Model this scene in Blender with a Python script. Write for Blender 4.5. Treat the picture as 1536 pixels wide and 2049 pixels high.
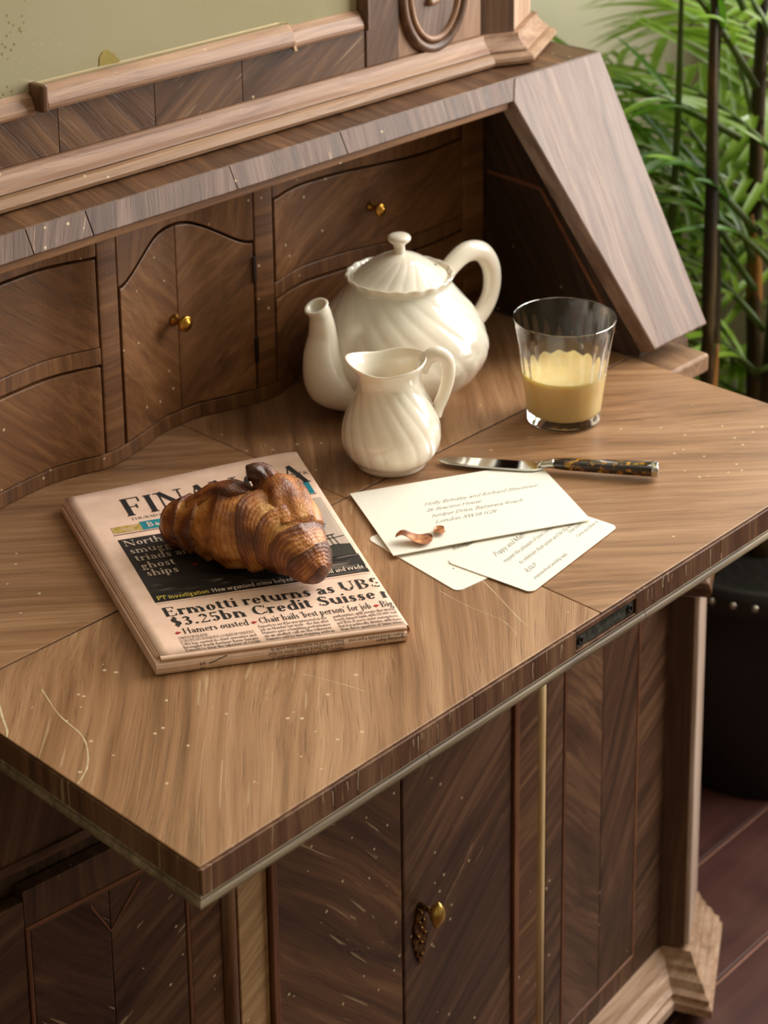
import bpy, bmesh, math, random
from math import sin, cos, pi, radians as rad
from mathutils import Vector as V, Matrix, noise as mnoise
random.seed(7)
for o in list(bpy.data.objects): bpy.data.objects.remove(o)
SC = bpy.context.scene
COL = SC.collection

# ------------------------------------------------------------------ camera
def make_camera():
    yaw, pitch, roll = rad(46.22), rad(14.90), rad(-.69)
    f = V((sin(yaw)*cos(pitch), cos(yaw)*cos(pitch), -sin(pitch)))
    r = V((cos(yaw), -sin(yaw), 0)); u = r.cross(f)
    r2 = r*cos(roll)+u*sin(roll); u2 = -r*sin(roll)+u*cos(roll)
    cd = bpy.data.cameras.new('camera'); co = bpy.data.objects.new('camera', cd); COL.objects.link(co)
    m = Matrix((r2, u2, -f)).transposed().to_4x4(); m.translation = V((-1.0816, -.8186, 1.58))
    co.matrix_world = m
    cd.sensor_fit = 'VERTICAL'; cd.sensor_height = 36; cd.lens = 3900/2049*36
    cd.shift_x = (768-783)/2049; cd.shift_y = (128-1024.5)/2049
    cd.clip_start = .05
    cd.dof.use_dof = True; cd.dof.focus_distance = 1.50; cd.dof.aperture_fstop = 9.0
    SC.camera = co
make_camera()

# ------------------------------------------------------------------ world, lights, exposure
SC.view_settings.view_transform = 'Standard'; SC.view_settings.look = 'None'
SC.view_settings.gamma = 1; SC.view_settings.use_curve_mapping = False
SC.view_settings.exposure = 0.6
W = bpy.data.worlds.new('world'); SC.world = W; W.use_nodes = True
W.node_tree.nodes['Background'].inputs[0].default_value = (.95, .97, 1, 1)
W.node_tree.nodes['Background'].inputs[1].default_value = .5
def area(name, loc, rot, sx, sy, power, col):
    l = bpy.data.lights.new(name, 'AREA'); l.shape = 'RECTANGLE'; l.size = sx; l.size_y = sy
    l.energy = power; l.color = col
    o = bpy.data.objects.new(name, l); COL.objects.link(o); o.location = loc; o.rotation_euler = rot
    return o
# daylight entering through the two windows of the room
area('window_daylight', (1.56, -.55, 1.92), (0, rad(90), 0), 2.0, 1.3, 62, (1, .96, .90))
area('window_daylight', (1.56, 0.50, 1.92), (0, rad(90), 0), 2.0, .40, 16, (1, .96, .90))

# ------------------------------------------------------------------ materials
def S(r, g, b):
    def c(x):
        x /= 255
        return x/12.92 if x <= .04045 else ((x+.055)/1.055)**2.4
    return (c(r), c(g), c(b), 1)
MATS = {}
class NT:
    def __init__(s, name):
        s.m = bpy.data.materials.new(name); s.m.use_nodes = True
        s.t = s.m.node_tree; s.n = s.t.nodes; s.b = s.n['Principled BSDF']
    def add(s, k, **kw):
        n = s.n.new('ShaderNode'+k)
        for a, v in kw.items(): setattr(n, a, v)
        return n
    def link(s, a, b): s.t.links.new(a, b)
    def coord(s, rot=(0,0,0), scale=(1,1,1), loc=(0,0,0), out='Object'):
        tc = s.add('TexCoord'); mp = s.add('Mapping')
        mp.inputs['Rotation'].default_value = rot; mp.inputs['Scale'].default_value = scale; mp.inputs['Location'].default_value = loc
        s.link(tc.outputs[out], mp.inputs['Vector']); return mp.outputs[0]
    def scaled(s, v, scale):
        n = s.add('VectorMath', operation='MULTIPLY'); s.link(v, n.inputs[0]); n.inputs[1].default_value = scale; return n.outputs[0]
    def noise(s, v, scale, detail=4, dist=0, rough=.5):
        n = s.add('TexNoise'); s.link(v, n.inputs['Vector']); n.inputs['Scale'].default_value = scale
        n.inputs['Detail'].default_value = detail; n.inputs['Distortion'].default_value = dist; n.inputs['Roughness'].default_value = rough
        return n.outputs['Fac']
    def ramp(s, f, stops):
        n = s.add('ValToRGB'); s.link(f, n.inputs[0]); e = n.color_ramp.elements
        while len(e) < len(stops): e.new(.5)
        for i, (p, c) in enumerate(stops): e[i].position = p; e[i].color = c if len(c) == 4 else (*c, 1)
        return n.outputs[0]
    def math(s, op, a, b=None, clamp=False):
        n = s.add('Math', operation=op); n.use_clamp = clamp
        for i, x in enumerate((a, b)):
            if x is None: continue
            if isinstance(x, (int, float)): n.inputs[i].default_value = x
            else: s.link(x, n.inputs[i])
        return n.outputs[0]
    def mix(s, f, a, b, mode='MIX'):
        n = s.add('Mix', data_type='RGBA', blend_type=mode)
        if isinstance(f, (int, float)): n.inputs[0].default_value = f
        else: s.link(f, n.inputs[0])
        for i, x in ((6, a), (7, b)):
            if isinstance(x, tuple): n.inputs[i].default_value = x
            else: s.link(x, n.inputs[i])
        return n.outputs[2]
    def bump(s, h, strength, dist):
        n = s.add('Bump'); n.inputs['Strength'].default_value = strength; n.inputs['Distance'].default_value = dist
        s.link(h, n.inputs['Height']); s.link(n.outputs[0], s.b.inputs['Normal'])
    def set(s, **kw):
        for k, v in kw.items():
            i = s.b.inputs[k.replace('_', ' ')]
            if isinstance(v, (int, float, tuple)): i.default_value = v
            else: s.link(v, i)
        return s.m

def wood(cols, g=(1,0,0), rough=.45, specks=.5, bands=1., fine=1., seed=0., cracks=0., spec=.5, coat=0.):
    """veneer: long grain along direction g, colour bands, pores, filled worm holes, filled cracks"""
    key = ('w', cols, tuple(g), rough, specks, bands, fine, seed, cracks, spec, coat)
    if key in MATS: return MATS[key]
    s = NT('walnut_veneer')
    gv = V(g).normalized(); e = gv.rotation_difference(V((1,0,0))).to_euler()
    v = s.coord(rot=tuple(e), loc=(seed*1.37, seed*.71, seed*.53))
    wn = s.add('TexNoise'); s.link(s.scaled(v, (4.5, 9, 9)), wn.inputs['Vector']); wn.inputs['Scale'].default_value = 1; wn.inputs['Detail'].default_value = 1
    wa = s.add('VectorMath', operation='ADD'); s.link(v, wa.inputs[0]); s.link(s.scaled(wn.outputs['Color'], (0, .034, .034)), wa.inputs[1]); v = wa.outputs[0]
    d, m, l = [S(*c) for c in cols]
    n1 = s.noise(s.scaled(v, (2.2, 26*bands, 26*bands)), 1, 4, .9)
    n2 = s.noise(s.scaled(v, (3.5, 150*fine, 150*fine)), 1, 5, .3, .6)
    n3 = s.noise(s.scaled(v, (1.3, 7, 7)), 1, 2, .6)
    f = s.math('ADD', s.math('MULTIPLY', n1, .38), s.math('ADD', s.math('MULTIPLY', n2, .42), s.math('MULTIPLY', n3, .2)))
    c = s.ramp(f, [(.36, d), (.5, m), (.64, l)])
    pores = s.ramp(s.noise(s.scaled(v, (14, 620, 620)), 1, 2, .2), [(.30, (1,1,1)), (.44, (0,0,0))])
    c = s.mix(s.math('MULTIPLY', pores, .3), c, tuple(x*.5 for x in d[:3])+(1,))
    vo = s.add('TexVoronoi'); s.link(v, vo.inputs['Vector']); vo.inputs['Scale'].default_value = 62
    sp = s.math('LESS_THAN', vo.outputs['Distance'], .085)
    msk = s.math('GREATER_THAN', s.noise(s.scaled(v, (3, 3, 3)), 1, 1), .62-.2*specks)
    if specks > 0:
        c = s.mix(s.math('MULTIPLY', s.math('MULTIPLY', sp, msk), .8), c, S(206, 184, 150))
    if cracks > 0:
        ck = s.ramp(s.noise(s.scaled(v, (5, 250, 250)), 1, 2, .15), [(.70-.045*cracks, (0,0,0)), (.72-.045*cracks, (1,1,1))])
        mk = s.math('GREATER_THAN', s.noise(s.scaled(v, (9, 9, 9)), 1, 1), .58-.14*cracks)
        c = s.mix(s.math('MULTIPLY', s.math('MULTIPLY', ck, mk), .5), c, S(186, 162, 126))
    h = s.math('SUBTRACT', n2, s.math('MULTIPLY', pores, .6))
    s.bump(h, .18, .0015)
    r = s.math('ADD', s.math('MULTIPLY', n1, .2), rough-.1)
    m_ = s.set(Base_Color=c, Roughness=r, Specular_IOR_Level=spec, Coat_Weight=coat, Coat_Roughness=.3)
    MATS[key] = m_; return m_
def plain(name, col, rough=.5, metal=0., bump=None, **kw):
    key = ('p', name)
    if key in MATS: return MATS[key]
    s = NT(name)
    v = s.coord()
    n = s.noise(v, 40, 4)
    a = tuple(x*.86 for x in col[:3])+(1,); b = tuple(min(1, x*1.1) for x in col[:3])+(1,)
    c = s.ramp(n, [(.3, a), (.7, b)])
    if bump: s.bump(s.noise(v, bump[0], 4), bump[1], bump[2])
    MATS[key] = s.set(Base_Color=c, Roughness=rough, Metallic=metal, **kw); return MATS[key]

# wood palettes (dark, mid, light)
FLAP = ((108,75,47),(146,108,74),(174,136,100))
WAL = ((56, 34, 20), (94, 63, 40), (132, 95, 64))
DARK = ((48, 30, 18), (82, 55, 37), (120, 86, 60))
INT = ((76, 46, 24), (112, 73, 41), (142, 100, 61))
SLP = ((84, 62, 51), (120, 95, 82), (152, 128, 113))
MOU = ((112, 80, 56), (150, 115, 86), (178, 145, 115))
PALE = ((140, 104, 68), (178, 140, 98), (202, 168, 126))
STR = ((84, 50, 32), (114, 70, 46), (136, 90, 62))
EDGE = ((64, 38, 24), (100, 66, 44), (134, 98, 70))
CASE_SHADE = ((34, 21, 13), (56, 37, 25), (82, 57, 40))  # walnut darkened: shading inside the desk is put into the colour
BEAM = ((66, 46, 37), (102, 77, 64), (138, 113, 99))
LIP = ((72, 56, 40), (116, 98, 74), (160, 144, 116))

# ------------------------------------------------------------------ mesh helpers
def link(name, me, mat, parent=None, smooth=False, bevel=0, kind=None):
    o = bpy.data.objects.new(name, me); COL.objects.link(o)
    if mat: me.materials.append(mat)
    if smooth:
        for p in me.polygons: p.use_smooth = True
    if bevel:
        b = o.modifiers.new('bevel', 'BEVEL'); b.width = bevel; b.segments = 2; b.limit_method = 'ANGLE'; b.angle_limit = rad(35)
    if parent:
        o.parent = parent
        if parent.get('_world') or (parent.parent and parent.parent.get('_world')):
            o.matrix_parent_inverse = Matrix.Translation(-V(parent['_off'])) if parent.get('_world') else Matrix.Identity(4)
    if kind: o['kind'] = kind
    return o
def mesh(name, vs, fs, mat, parent=None, **kw):
    me = bpy.data.meshes.new(name); me.from_pydata([tuple(v) for v in vs], [], fs); me.update()
    bm = bmesh.new(); bm.from_mesh(me); bmesh.ops.recalc_face_normals(bm, faces=bm.faces)
    if bm.calc_volume(signed=True) < 0: bmesh.ops.reverse_faces(bm, faces=bm.faces)
    bm.to_mesh(me); bm.free()
    return link(name, me, mat, parent, **kw)
def thing(name, loc, label, cat, group=None, rotz=0, world=False):
    o = bpy.data.objects.new(name, None); COL.objects.link(o); o.location = loc; o.rotation_euler = (0, 0, rotz)
    o.empty_display_size = .05
    if world: o['_world'] = 1; o['_off'] = tuple(loc)
    tag(o, label, cat, group); return o
def tag(o, label, cat, group=None):
    o['label'] = label; o['category'] = cat
    if group: o['group'] = group
def boxv(x0, x1, y0, y1, z0, z1):
    return ([(x0,y0,z0),(x1,y0,z0),(x1,y1,z0),(x0,y1,z0),(x0,y0,z1),(x1,y0,z1),(x1,y1,z1),(x0,y1,z1)],
            [(0,3,2,1),(4,5,6,7),(0,1,5,4),(1,2,6,5),(2,3,7,6),(3,0,4,7)])
def box(name, x0, x1, y0, y1, z0, z1, mat, parent=None, **kw):
    kw.setdefault('bevel', .001)
    return mesh(name, *boxv(x0, x1, y0, y1, z0, z1), mat, parent, **kw)
def prism(name, poly, ext, mat, parent=None, **kw):
    """poly: list of 3D points; ext: vector"""
    n = len(poly); e = V(ext); a = [V(p) for p in poly]
    vs = a+[p+e for p in a]
    fs = [tuple(range(n)), tuple(range(2*n-1, n-1, -1))]+[(i, (i+1) % n, (i+1) % n+n, i+n) for i in range(n)]
    return mesh(name, vs, fs, mat, parent, **kw)
def sweep(name, path, prof, mat, parent=None, closed=False, **kw):
    """sweep a closed profile [(out, z)] along a plan path, mitred; outward = right of travel turned to -Y for +X"""
    P = [V(p) for p in path]; n = len(P); k = len(prof); vs = []; fs = []
    def nrm(a, b):
        d = (b-a).normalized(); return V((d.y, -d.x))
    for i in range(n):
        if closed: n1, n2 = nrm(P[i-1], P[i]), nrm(P[i], P[(i+1) % n])
        else:
            n1 = nrm(P[i-1], P[i]) if i else nrm(P[0], P[1]); n2 = nrm(P[i], P[i+1]) if i < n-1 else n1
        m = (n1+n2).normalized(); sc = 1/max(.35, m.dot(n1))
        for o, z in prof: vs.append((P[i].x+m.x*o*sc, P[i].y+m.y*o*sc, z))
    for i in range(n if closed else n-1):
        j = (i+1) % n
        for q in range(k): fs.append((i*k+q, i*k+(q+1) % k, j*k+(q+1) % k, j*k+q))
    if not closed: fs += [tuple(range(k)), tuple(range((n-1)*k+k-1, (n-1)*k-1, -1))]
    return mesh(name, vs, fs, mat, parent, **kw)
def lathe(name, prof, n, mat, parent=None, loc=(0,0,0), axis='Z', rmod=None, smooth=True, cap=True, **kw):
    vs = []; fs = []; k = len(prof)
    for i, (r, z) in enumerate(prof):
        for j in range(n):
            a = 2*pi*j/n; rr = r*(rmod(a, z, i/(k-1)) if rmod else 1)
            p = (rr*cos(a), rr*sin(a), z)
            if axis == '-Y': p = (p[0], -p[2], p[1])
            vs.append((p[0]+loc[0], p[1]+loc[1], p[2]+loc[2]))
    for i in range(k-1):
        for j in range(n):
            fs.append((i*n+j, i*n+(j+1) % n, (i+1)*n+(j+1) % n, (i+1)*n+j))
    if cap:
        fs.append(tuple(range(n-1, -1, -1))); fs.append(tuple((k-1)*n+j for j in range(n)))
    return mesh(name, vs, fs, mat, parent, smooth=smooth, **kw)
def catmull(pts, n):
    P = [V(p) for p in pts]; P = [2*P[0]-P[1]]+P+[2*P[-1]-P[-2]]; out = []
    for i in range(1, len(P)-2):
        for j in range(n):
            t = j/n; a, b, c, d = P[i-1], P[i], P[i+1], P[i+2]
            out.append(.5*((2*b)+(c-a)*t+(2*a-5*b+4*c-d)*t*t+(3*b-a-3*c+d)*t**3))
    out.append(P[-2]); return out
def lerpl(xs, t):
    t = max(0, min(.99999, t))*(len(xs)-1); i = int(t); return xs[i]+(xs[i+1]-xs[i])*(t-i)
def tube(name, pts, radii, n, mat, parent=None, flat=1., up=V((0,0,1)), smooth=True, cap=True, geom=False, **kw):
    """tube along points; flat scales the section along the 'side' axis"""
    P = [V(p) for p in pts]; vs = []; fs = []; m = len(P)
    for i, p in enumerate(P):
        t = (P[min(i+1, m-1)]-P[max(i-1, 0)]).normalized()
        s = t.cross(up)
        if s.length < 1e-4: s = t.cross(V((1,0,0)))
        s.normalize(); u = s.cross(t)
        r = lerpl(radii, i/(m-1)) if not callable(radii) else radii(i/(m-1))
        for j in range(n):
            a = 2*pi*j/n; vs.append(p+s*cos(a)*r*flat+u*sin(a)*r)
    for i in range(m-1):
        for j in range(n): fs.append((i*n+j, i*n+(j+1) % n, (i+1)*n+(j+1) % n, (i+1)*n+j))
    if cap: fs += [tuple(range(n-1, -1, -1)), tuple((m-1)*n+j for j in range(n))]
    if geom: return vs, fs
    return mesh(name, vs, fs, mat, parent, smooth=smooth, **kw)

# ================================================================== ROOM
def room():
    def wallmat(name, col):
        s = NT(name); v = s.coord()
        c = s.ramp(s.noise(v, 2.5, 5), [(.3, tuple(x*.93 for x in col[:3])+(1,)), (.7, col)])
        s.bump(s.noise(v, 90, 3), .08, .002)
        return s.set(Base_Color=c, Roughness=.85)
    sage = wallmat('sage_plaster', S(170, 164, 139)); cream = wallmat('ceiling_plaster', S(225, 220, 208))
    X0, X1, Y0, Y1, H = -2.6, 1.62, -3.0, 1.0, 3.2
    def struct(o): o['kind'] = 'structure'; return o
    struct(box('wall_back', X0-.1, X1+.1, Y1, Y1+.1, 0, H, sage, bevel=0))
    struct(box('wall_front', X0-.1, X1+.1, Y0-.1, Y0, 0, H, sage, bevel=0))
    struct(box('wall_left', X0-.1, X0, Y0, Y1, 0, H, sage, bevel=0))
    struct(box('ceiling', X0-.1, X1+.1, Y0-.1, Y1+.1, H, H+.1, cream, bevel=0))
    # right wall with two window openings
    wr = bpy.data.objects.new('wall_right', None); COL.objects.link(wr); struct(wr)
    wins = [(-1.2, .1), (.3, .7)]; zs, zt = .92, 2.92
    for a, b, c, d in [(Y0, -1.2, 0, H), (.1, .3, 0, H), (.7, Y1, 0, H), (-1.2, .1, 0, zs), (.3, .7, 0, zs), (-1.2, .1, zt, H), (.3, .7, zt, H)]:
        box('wall_section', X1, X1+.1, a, b, c, d, sage, wr, bevel=0)
    white = plain('window_paint', S(235, 232, 222), .4)
    for k, (a, b) in enumerate(wins):
        w = bpy.data.objects.new('window_%d' % (k+1), None); COL.objects.link(w); w.location = (X1, (a+b)/2, zs); struct(w)
        w['_world'] = 1; w['_off'] = tuple(w.location)
        box('window_frame', X1-.02, X1+.08, a, a+.05, zs, zt, white, w); box('window_frame', X1-.02, X1+.08, b-.05, b, zs, zt, white, w)
        box('window_frame', X1-.02, X1+.08, a, b, zt-.05, zt, white, w); box('window_sill', X1-.06, X1+.08, a-.04, b+.04, zs-.03, zs+.02, white, w)
    struct(box('baseboard_back', X0, X1, Y1-.018, Y1, 0, .12, white))
    # floor: dark red-brown boards running along X
    fl = bpy.data.objects.new('floor', None); COL.objects.link(fl); struct(fl)
    s = NT('stained_floor_board'); v = s.coord(out='Object'); oi = s.add('ObjectInfo')
    n1 = s.noise(s.scaled(v, (2, 30, 30)), 1, 5, .6)
    c = s.ramp(n1, [(.3, S(58, 30, 26)), (.55, S(84, 48, 42)), (.75, S(104, 64, 54))])
    c = s.mix(s.math('MULTIPLY', oi.outputs['Random'], .35), c, S(70, 40, 34))
    wear = s.ramp(s.noise(v, 9, 6), [(.5, (0,0,0)), (.75, (1,1,1))])
    c = s.mix(s.math('MULTIPLY', wear, .3), c, S(128, 92, 78))
    s.bump(n1, .1, .002); bm_ = s.set(Base_Color=c, Roughness=.5)
    joint = plain('floor_joint', S(150, 108, 92), .7)
    o = box('subfloor', X0, X1, Y0, Y1, -.06, -.004, joint, fl, bevel=0)
    y = .218-.134*24; k = 0
    while y < Y1:
        y1 = min(y+.131, Y1)
        if y1 > Y0 and y1-y > .01:
            xa = X0-random.random()*1.6
            while xa < X1:
                xb = xa+2.4
                if xb > X0+.01:
                    p = box('floor_board', max(xa, X0), min(xb-.003, X1), max(y+.0015, Y0), y1-.0005, -.02, 0, bm_, fl, bevel=.0015)
                xa = xb
        y += .134
room()

# ================================================================== WRITING BUREAU
BU = thing('writing_bureau', (0, .45, 0), 'walnut veneered fall-front bureau with open writing flap, gallery of small drawers and lower cabinet', 'bureau', world=True)
YG = .28          # hinge line
def part(fn, name, *a, **kw):
    return fn(name, *a, BU, **kw)
def sub(o, parent):
    """re-parent a world-space mesh under a part"""
    o.parent = parent; o.matrix_parent_inverse = Matrix.Identity(4); return o

def fall_front():
    core = box('fall_front', -.409, .409, .002, YG-.001, .7565, .7788, wood(EDGE, (0,0,1), .5, .6, 2., 1., 3, .4), BU, bevel=.002)
    core['label'] = 'open writing flap with cross-banded edge'
    leafL = wood(FLAP, (.72, .69, 0), .42, .75, .9, 1., 0, .55); leafR = wood(FLAP, (.74, -.67, 0), .42, .25, .9, 1., 5, .1)
    sub(box('veneer_leaf', -.4095, -.0003, .0012, YG-.0012, .7785, .78, leafL, bevel=.0008), core)
    sub(box('veneer_leaf', .0003, .4095, .0012, YG-.0012, .7785, .78, leafR, bevel=.0008), core)
    # edge band pieces along the front, pale lip moulding under it
    em = [wood(EDGE, (0,0,1), .5, .3, 1.6, 1., i, .7) for i in range(3)]
    xs = [-.4092, -.27, -.15, -.032, .0437, .16, .29, .4092]
    for i in range(len(xs)-1):
        z1, z0 = .7782, .7585
        if abs(xs[i]+.032) < 1e-6:
            sub(box('edge_band', xs[i], xs[i+1], -.0008, .003, .7742, z1, em[0], bevel=.0004), core)
            sub(box('edge_band', xs[i], xs[i+1], -.0008, .003, z0, .7612, em[1], bevel=.0004), core)
        else: sub(box('edge_band', xs[i]+.0002, xs[i+1]-.0002, -.0008, .003, z0, z1, em[i % 3], bevel=.0004), core)
    for sx in (-1, 1):
        sub(box('edge_band', min(sx*.4092, sx*.4104), max(sx*.4092, sx*.4104), .001, YG-.002, .7585, .7782, em[1], bevel=.0003), core)
    lip = wood(LIP, (1,0,0), .6, .2, 1.5, 1., 2)
    path = [(-.409, YG-.004), (-.409, .001), (.409, .001), (.409, YG-.004)]
    pr = [(-.006, .7500), (.001, .7500), (.0032, .7515), (.0036, .7535), (.0030, .7555), (.0016, .7568), (.0022, .7585), (.0012, .7600), (-.006, .7600)]
    xs = [-.409, -.25, -.13, .02, .2, .409]
    sub(sweep('lip_moulding', path[:2]+[(-.2,.001)], pr, lip), core)
    sub(sweep('lip_moulding', [(-.1995,.001), (.055,.001)], pr, lip), core)
    sub(sweep('lip_moulding', [(.0555,.001), (.409,.001), (.409,YG-.004)], pr, lip), core)
    # lock plate let into the front edge
    steel = NT('tarnished_steel'); v = steel.coord()
    c = steel.ramp(steel.noise(v, 160, 5), [(.3, S(52, 54, 48)), (.6, S(104, 110, 102)), (.8, S(136, 140, 128))])
    sm = steel.set(Base_Color=c, Metallic=.75, Roughness=.45)
    lk = sub(box('lock_plate', -.0300, .0418, .0006, .004, .7622, .7738, sm, bevel=.0004), core); lk['label'] = 'tarnished steel lock plate'
    dk = plain('dark_screw', S(30, 24, 18), .5, .6)
    for x in (-.0262, .0365):
        sub(lathe('screw', [(0.0001, 0), (.0028, .0002), (.0034, .0008), (.0030, .0012), (.0016, .0012), (.0014, .0005), (.0001, .0005)], 14, dk, loc=(x, .0006, .768), axis='-Y'), core)
    # long filled cracks at the left end of the flap
    fill = plain('crack_filler', S(205, 186, 150), .7)
    def crack(pts, w):
        P = catmull([(x, y, 0) for x, y in pts], 5); vs = []; fs = []
        for i, p in enumerate(P):
            t = (P[min(i+1, len(P)-1)]-P[max(i-1, 0)]).normalized(); s_ = V((-t.y, t.x, 0))*(w*(.35+.65*random.random()))
            vs += [(p.x-s_.x, p.y-s_.y, .78008), (p.x+s_.x, p.y+s_.y, .78008)]
        for i in range(len(P)-1): fs.append((2*i, 2*i+1, 2*i+3, 2*i+2))
        sub(mesh('filled_crack', vs, fs, fill), core)
    rnd = random.Random(3)
    for i in range(26):            # short filled shrinkage cracks across the front edge
        x = rnd.uniform(-.40, .40); h = rnd.uniform(.004, .016); z1 = rnd.choice((.778, .7755)); w = rnd.uniform(.00018, .0004)
        if -.034 < x < .046: continue
        z0 = max(.7592, z1-h); dx = rnd.uniform(-.0006, .0006); pts = []
        for k in range(5):
            t = k/4; xx = x+dx*sin(t*4+i); zz = z1+(z0-z1)*t; ww = w*(1-.6*t); pts += [(xx-ww, -.00092, zz), (xx+ww, -.00092, zz)]
        sub(mesh('filled_crack', pts, [(2*k, 2*k+1, 2*k+3, 2*k+2) for k in range(4)], fill), core)
    crack([(-.357, .235), (-.368, .20), (-.372, .17), (-.380, .152), (-.3935, .135), (-.4085, .1255)], .0006)
    crack([(-.388, .245), (-.398, .225), (-.404, .212), (-.409, .205)], .0009)
    crack([(-.06, .115), (-.062, .085), (-.06, .05), (-.068, .028)], .0003)
    crack([(-.012, .135), (-.031, .085), (-.05, .04), (-.052, .03)], .0004)
    crack([(-.215, .11), (-.205, .08), (-.2, .06)], .0003)
fall_front()

def writing_bed():
    core = box('writing_bed', -.41, .41, YG+.0004, .505, .755, .7788, wood(WAL, (1,0,0), .5, 0), BU)
    a = wood(FLAP, (.76, -.65, 0), .42, .4, .9, 1., 9, .2); b = wood(FLAP, (.66, .75, 0), .42, .3, .9, 1., 12, .1)
    sub(box('veneer_leaf', -.41, -.0003, YG+.0008, .505, .7785, .78, a, bevel=.0005), core)
    sub(box('veneer_leaf', .0003, .41, YG+.0008, .505, .7785, .78, b, bevel=.0005), core)
writing_bed()

# plan curve of the serpentine gallery
GP = [(0, .497), (.02, .4965), (.047, .4885), (.067, .4827), (.085, .478), (.107, .4772), (.13, .4845), (.155, .4895), (.185, .4885), (.215, .485), (.24, .479), (.28, .471), (.31, .4685), (.334, .4695), (.367, .4735), (.412, .477)]
def PY_(x):
    x = abs(x)
    for i in range(len(GP)-1):
        if x <= GP[i+1][0]:
            t = (x-GP[i][0])/(GP[i+1][0]-GP[i][0])
            p0 = GP[max(i-1, 0)][1]; p1 = GP[i][1]; p2 = GP[i+1][1]; p3 = GP[min(i+2, len(GP)-1)][1]
            if i == 0: p0 = GP[1][1]
            return .5*((2*p1)+(p2-p0)*t+(2*p0-5*p1+4*p2-p3)*t*t+(3*p1-p0-3*p2+p3)*t**3)
    return GP[-1][1]
def gpanel(name, x0, x1, z0, z1, mat, front=0., back=.012, n=14, parent=None):
    """solid following the gallery curve; z0, z1 numbers or functions of x"""
    f0 = z0 if callable(z0) else (lambda x: z0); f1 = z1 if callable(z1) else (lambda x: z1)
    vs = []; fs = []
    for i in range(n+1):
        x = x0+(x1-x0)*i/n; y = PY_(x)
        vs += [(x, y+front, f0(x)), (x, y+front, f1(x)), (x, y+back, f1(x)), (x, y+back, f0(x))]
    for i in range(n):
        for q in range(4): fs.append((4*i+q, 4*i+(q+1) % 4, 4*i+4+(q+1) % 4, 4*i+4+q))
    fs += [(0, 1, 2, 3), (4*n+3, 4*n+2, 4*n+1, 4*n)]
    o = mesh(name, vs, fs, mat, bevel=.0012)
    if parent is None: o.parent = BU; o.matrix_parent_inverse = Matrix.Translation(-V(BU['_off']))
    else: sub(o, parent)
    return o
BRASS = plain('aged_brass', S(190, 140, 60), .28, 1.)
def knob(x, y, z, parent, s=1.):
    k = lathe('knob', [(.0001, 0), (.0052*s, 0), (.0052*s, .0012), (.0028*s, .0022), (.0024*s, .0085*s), (.0050*s, .0105*s), (.0072*s, .013*s), (.0070*s, .0150*s), (.0050*s, .0160*s), (.0042*s, .0158*s), (.0036*s, .0172*s), (.0018*s, .0182*s), (.0001, .0184*s)], 24, BRASS, loc=(x, y, z), axis='-Y')
    k['label'] = 'small turned brass knob'; return sub(k, parent)
def gallery():
    fr = wood(INT, (0,0,1), .5, .5, 1.4, 1., 4); fr2 = wood(INT, (1,0,0), .5, .5, 1.2, 1., 6); ar = wood(INT, (.15,0,1), .5, .5, 1.2, 1., 8)
    bk = plain('gallery_backing', S(30, 18, 10), .8)
    gpanel('gallery_backing', -.41, .41, .7805, 1.035, bk, .012, .02, 60)
    arch = lambda x: .945+.034*max(0., cos(min(1, abs(x)/.076)*pi/2))**1.35*1. if abs(x) < .08 else .945
    G = .0011
    gpanel('gallery_rail', -.41, .41, .7803, .7948, wood(INT, (0,0,1), .5, .3, 2., 1., 7), 0, .012, 60)
    gpanel('gallery_arch_rail', -.0812, .0812, lambda x: arch(x)+2*G, 1.036, ar, 0, .012, 36)
    for s in (-1, 1):
        a, b = sorted((s*.0822, s*.1045)); gpanel('gallery_stile', a, b, .7952, 1.036, fr2, 0, .012, 5)
        a, b = sorted((s*.3745, s*.41)); gpanel('gallery_stile', a, b, .7952, 1.036, fr2, 0, .012, 5)
        a, b = sorted((s*.1052, s*.3738)); gpanel('gallery_rail', a, b, .8815, .8975, fr, 0, .012, 60)
        gpanel('gallery_rail', a, b, .983, 1.036, fr, 0, .012, 60)
        g = (.9, 0, .44) if s > 0 else (.76, 0, -.65)
        for k, (z0, z1) in enumerate(((.7955, .8795), (.8982, .981))):
            a, b = sorted((s*.1066, s*.3725))
            d = gpanel('gallery_drawer', a, b, z0, z1, wood(INT, g, .45, .8 if s < 0 else .1, .9, 1., 11+3*k+s, .3 if s < 0 else 0), -.0006, .0115, 64)
            knob(s*.2395, PY_(.2395)-.0005, (z0+z1)/2, d)
    # cupboard door in the middle, bookmatched halves
    d = gpanel('gallery_door', -.0795, .0795, .796, lambda x: arch(x)-.0002, wood(INT, (0,0,1), .5, 0), .001, .0115, 36)
    gpanel('veneer_leaf', -.0795, -.0001, .796, lambda x: arch(x)-.0002, wood(INT, (.68, 0, -.73), .45, .5, 1., 1., 21), -.0006, .003, 44, d)
    gpanel('veneer_leaf', .0001, .0795, .796, lambda x: arch(x)-.0002, wood(INT, (.8, 0, .6), .45, .2, 1., 1., 22), -.0006, .003, 44, d)
    knob(-.004, PY_(0)-.0005, .888, d, 1.1)
    hm = plain('dark_iron_hinge', S(44, 32, 22), .55, .6)
    for z in (.905, .823):
        h = box('hinge', .0782, .0822, PY_(.08)-.0022, PY_(.08)+.002, z, z+.026, hm, bevel=.0006); sub(h, d)
gallery()

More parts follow.
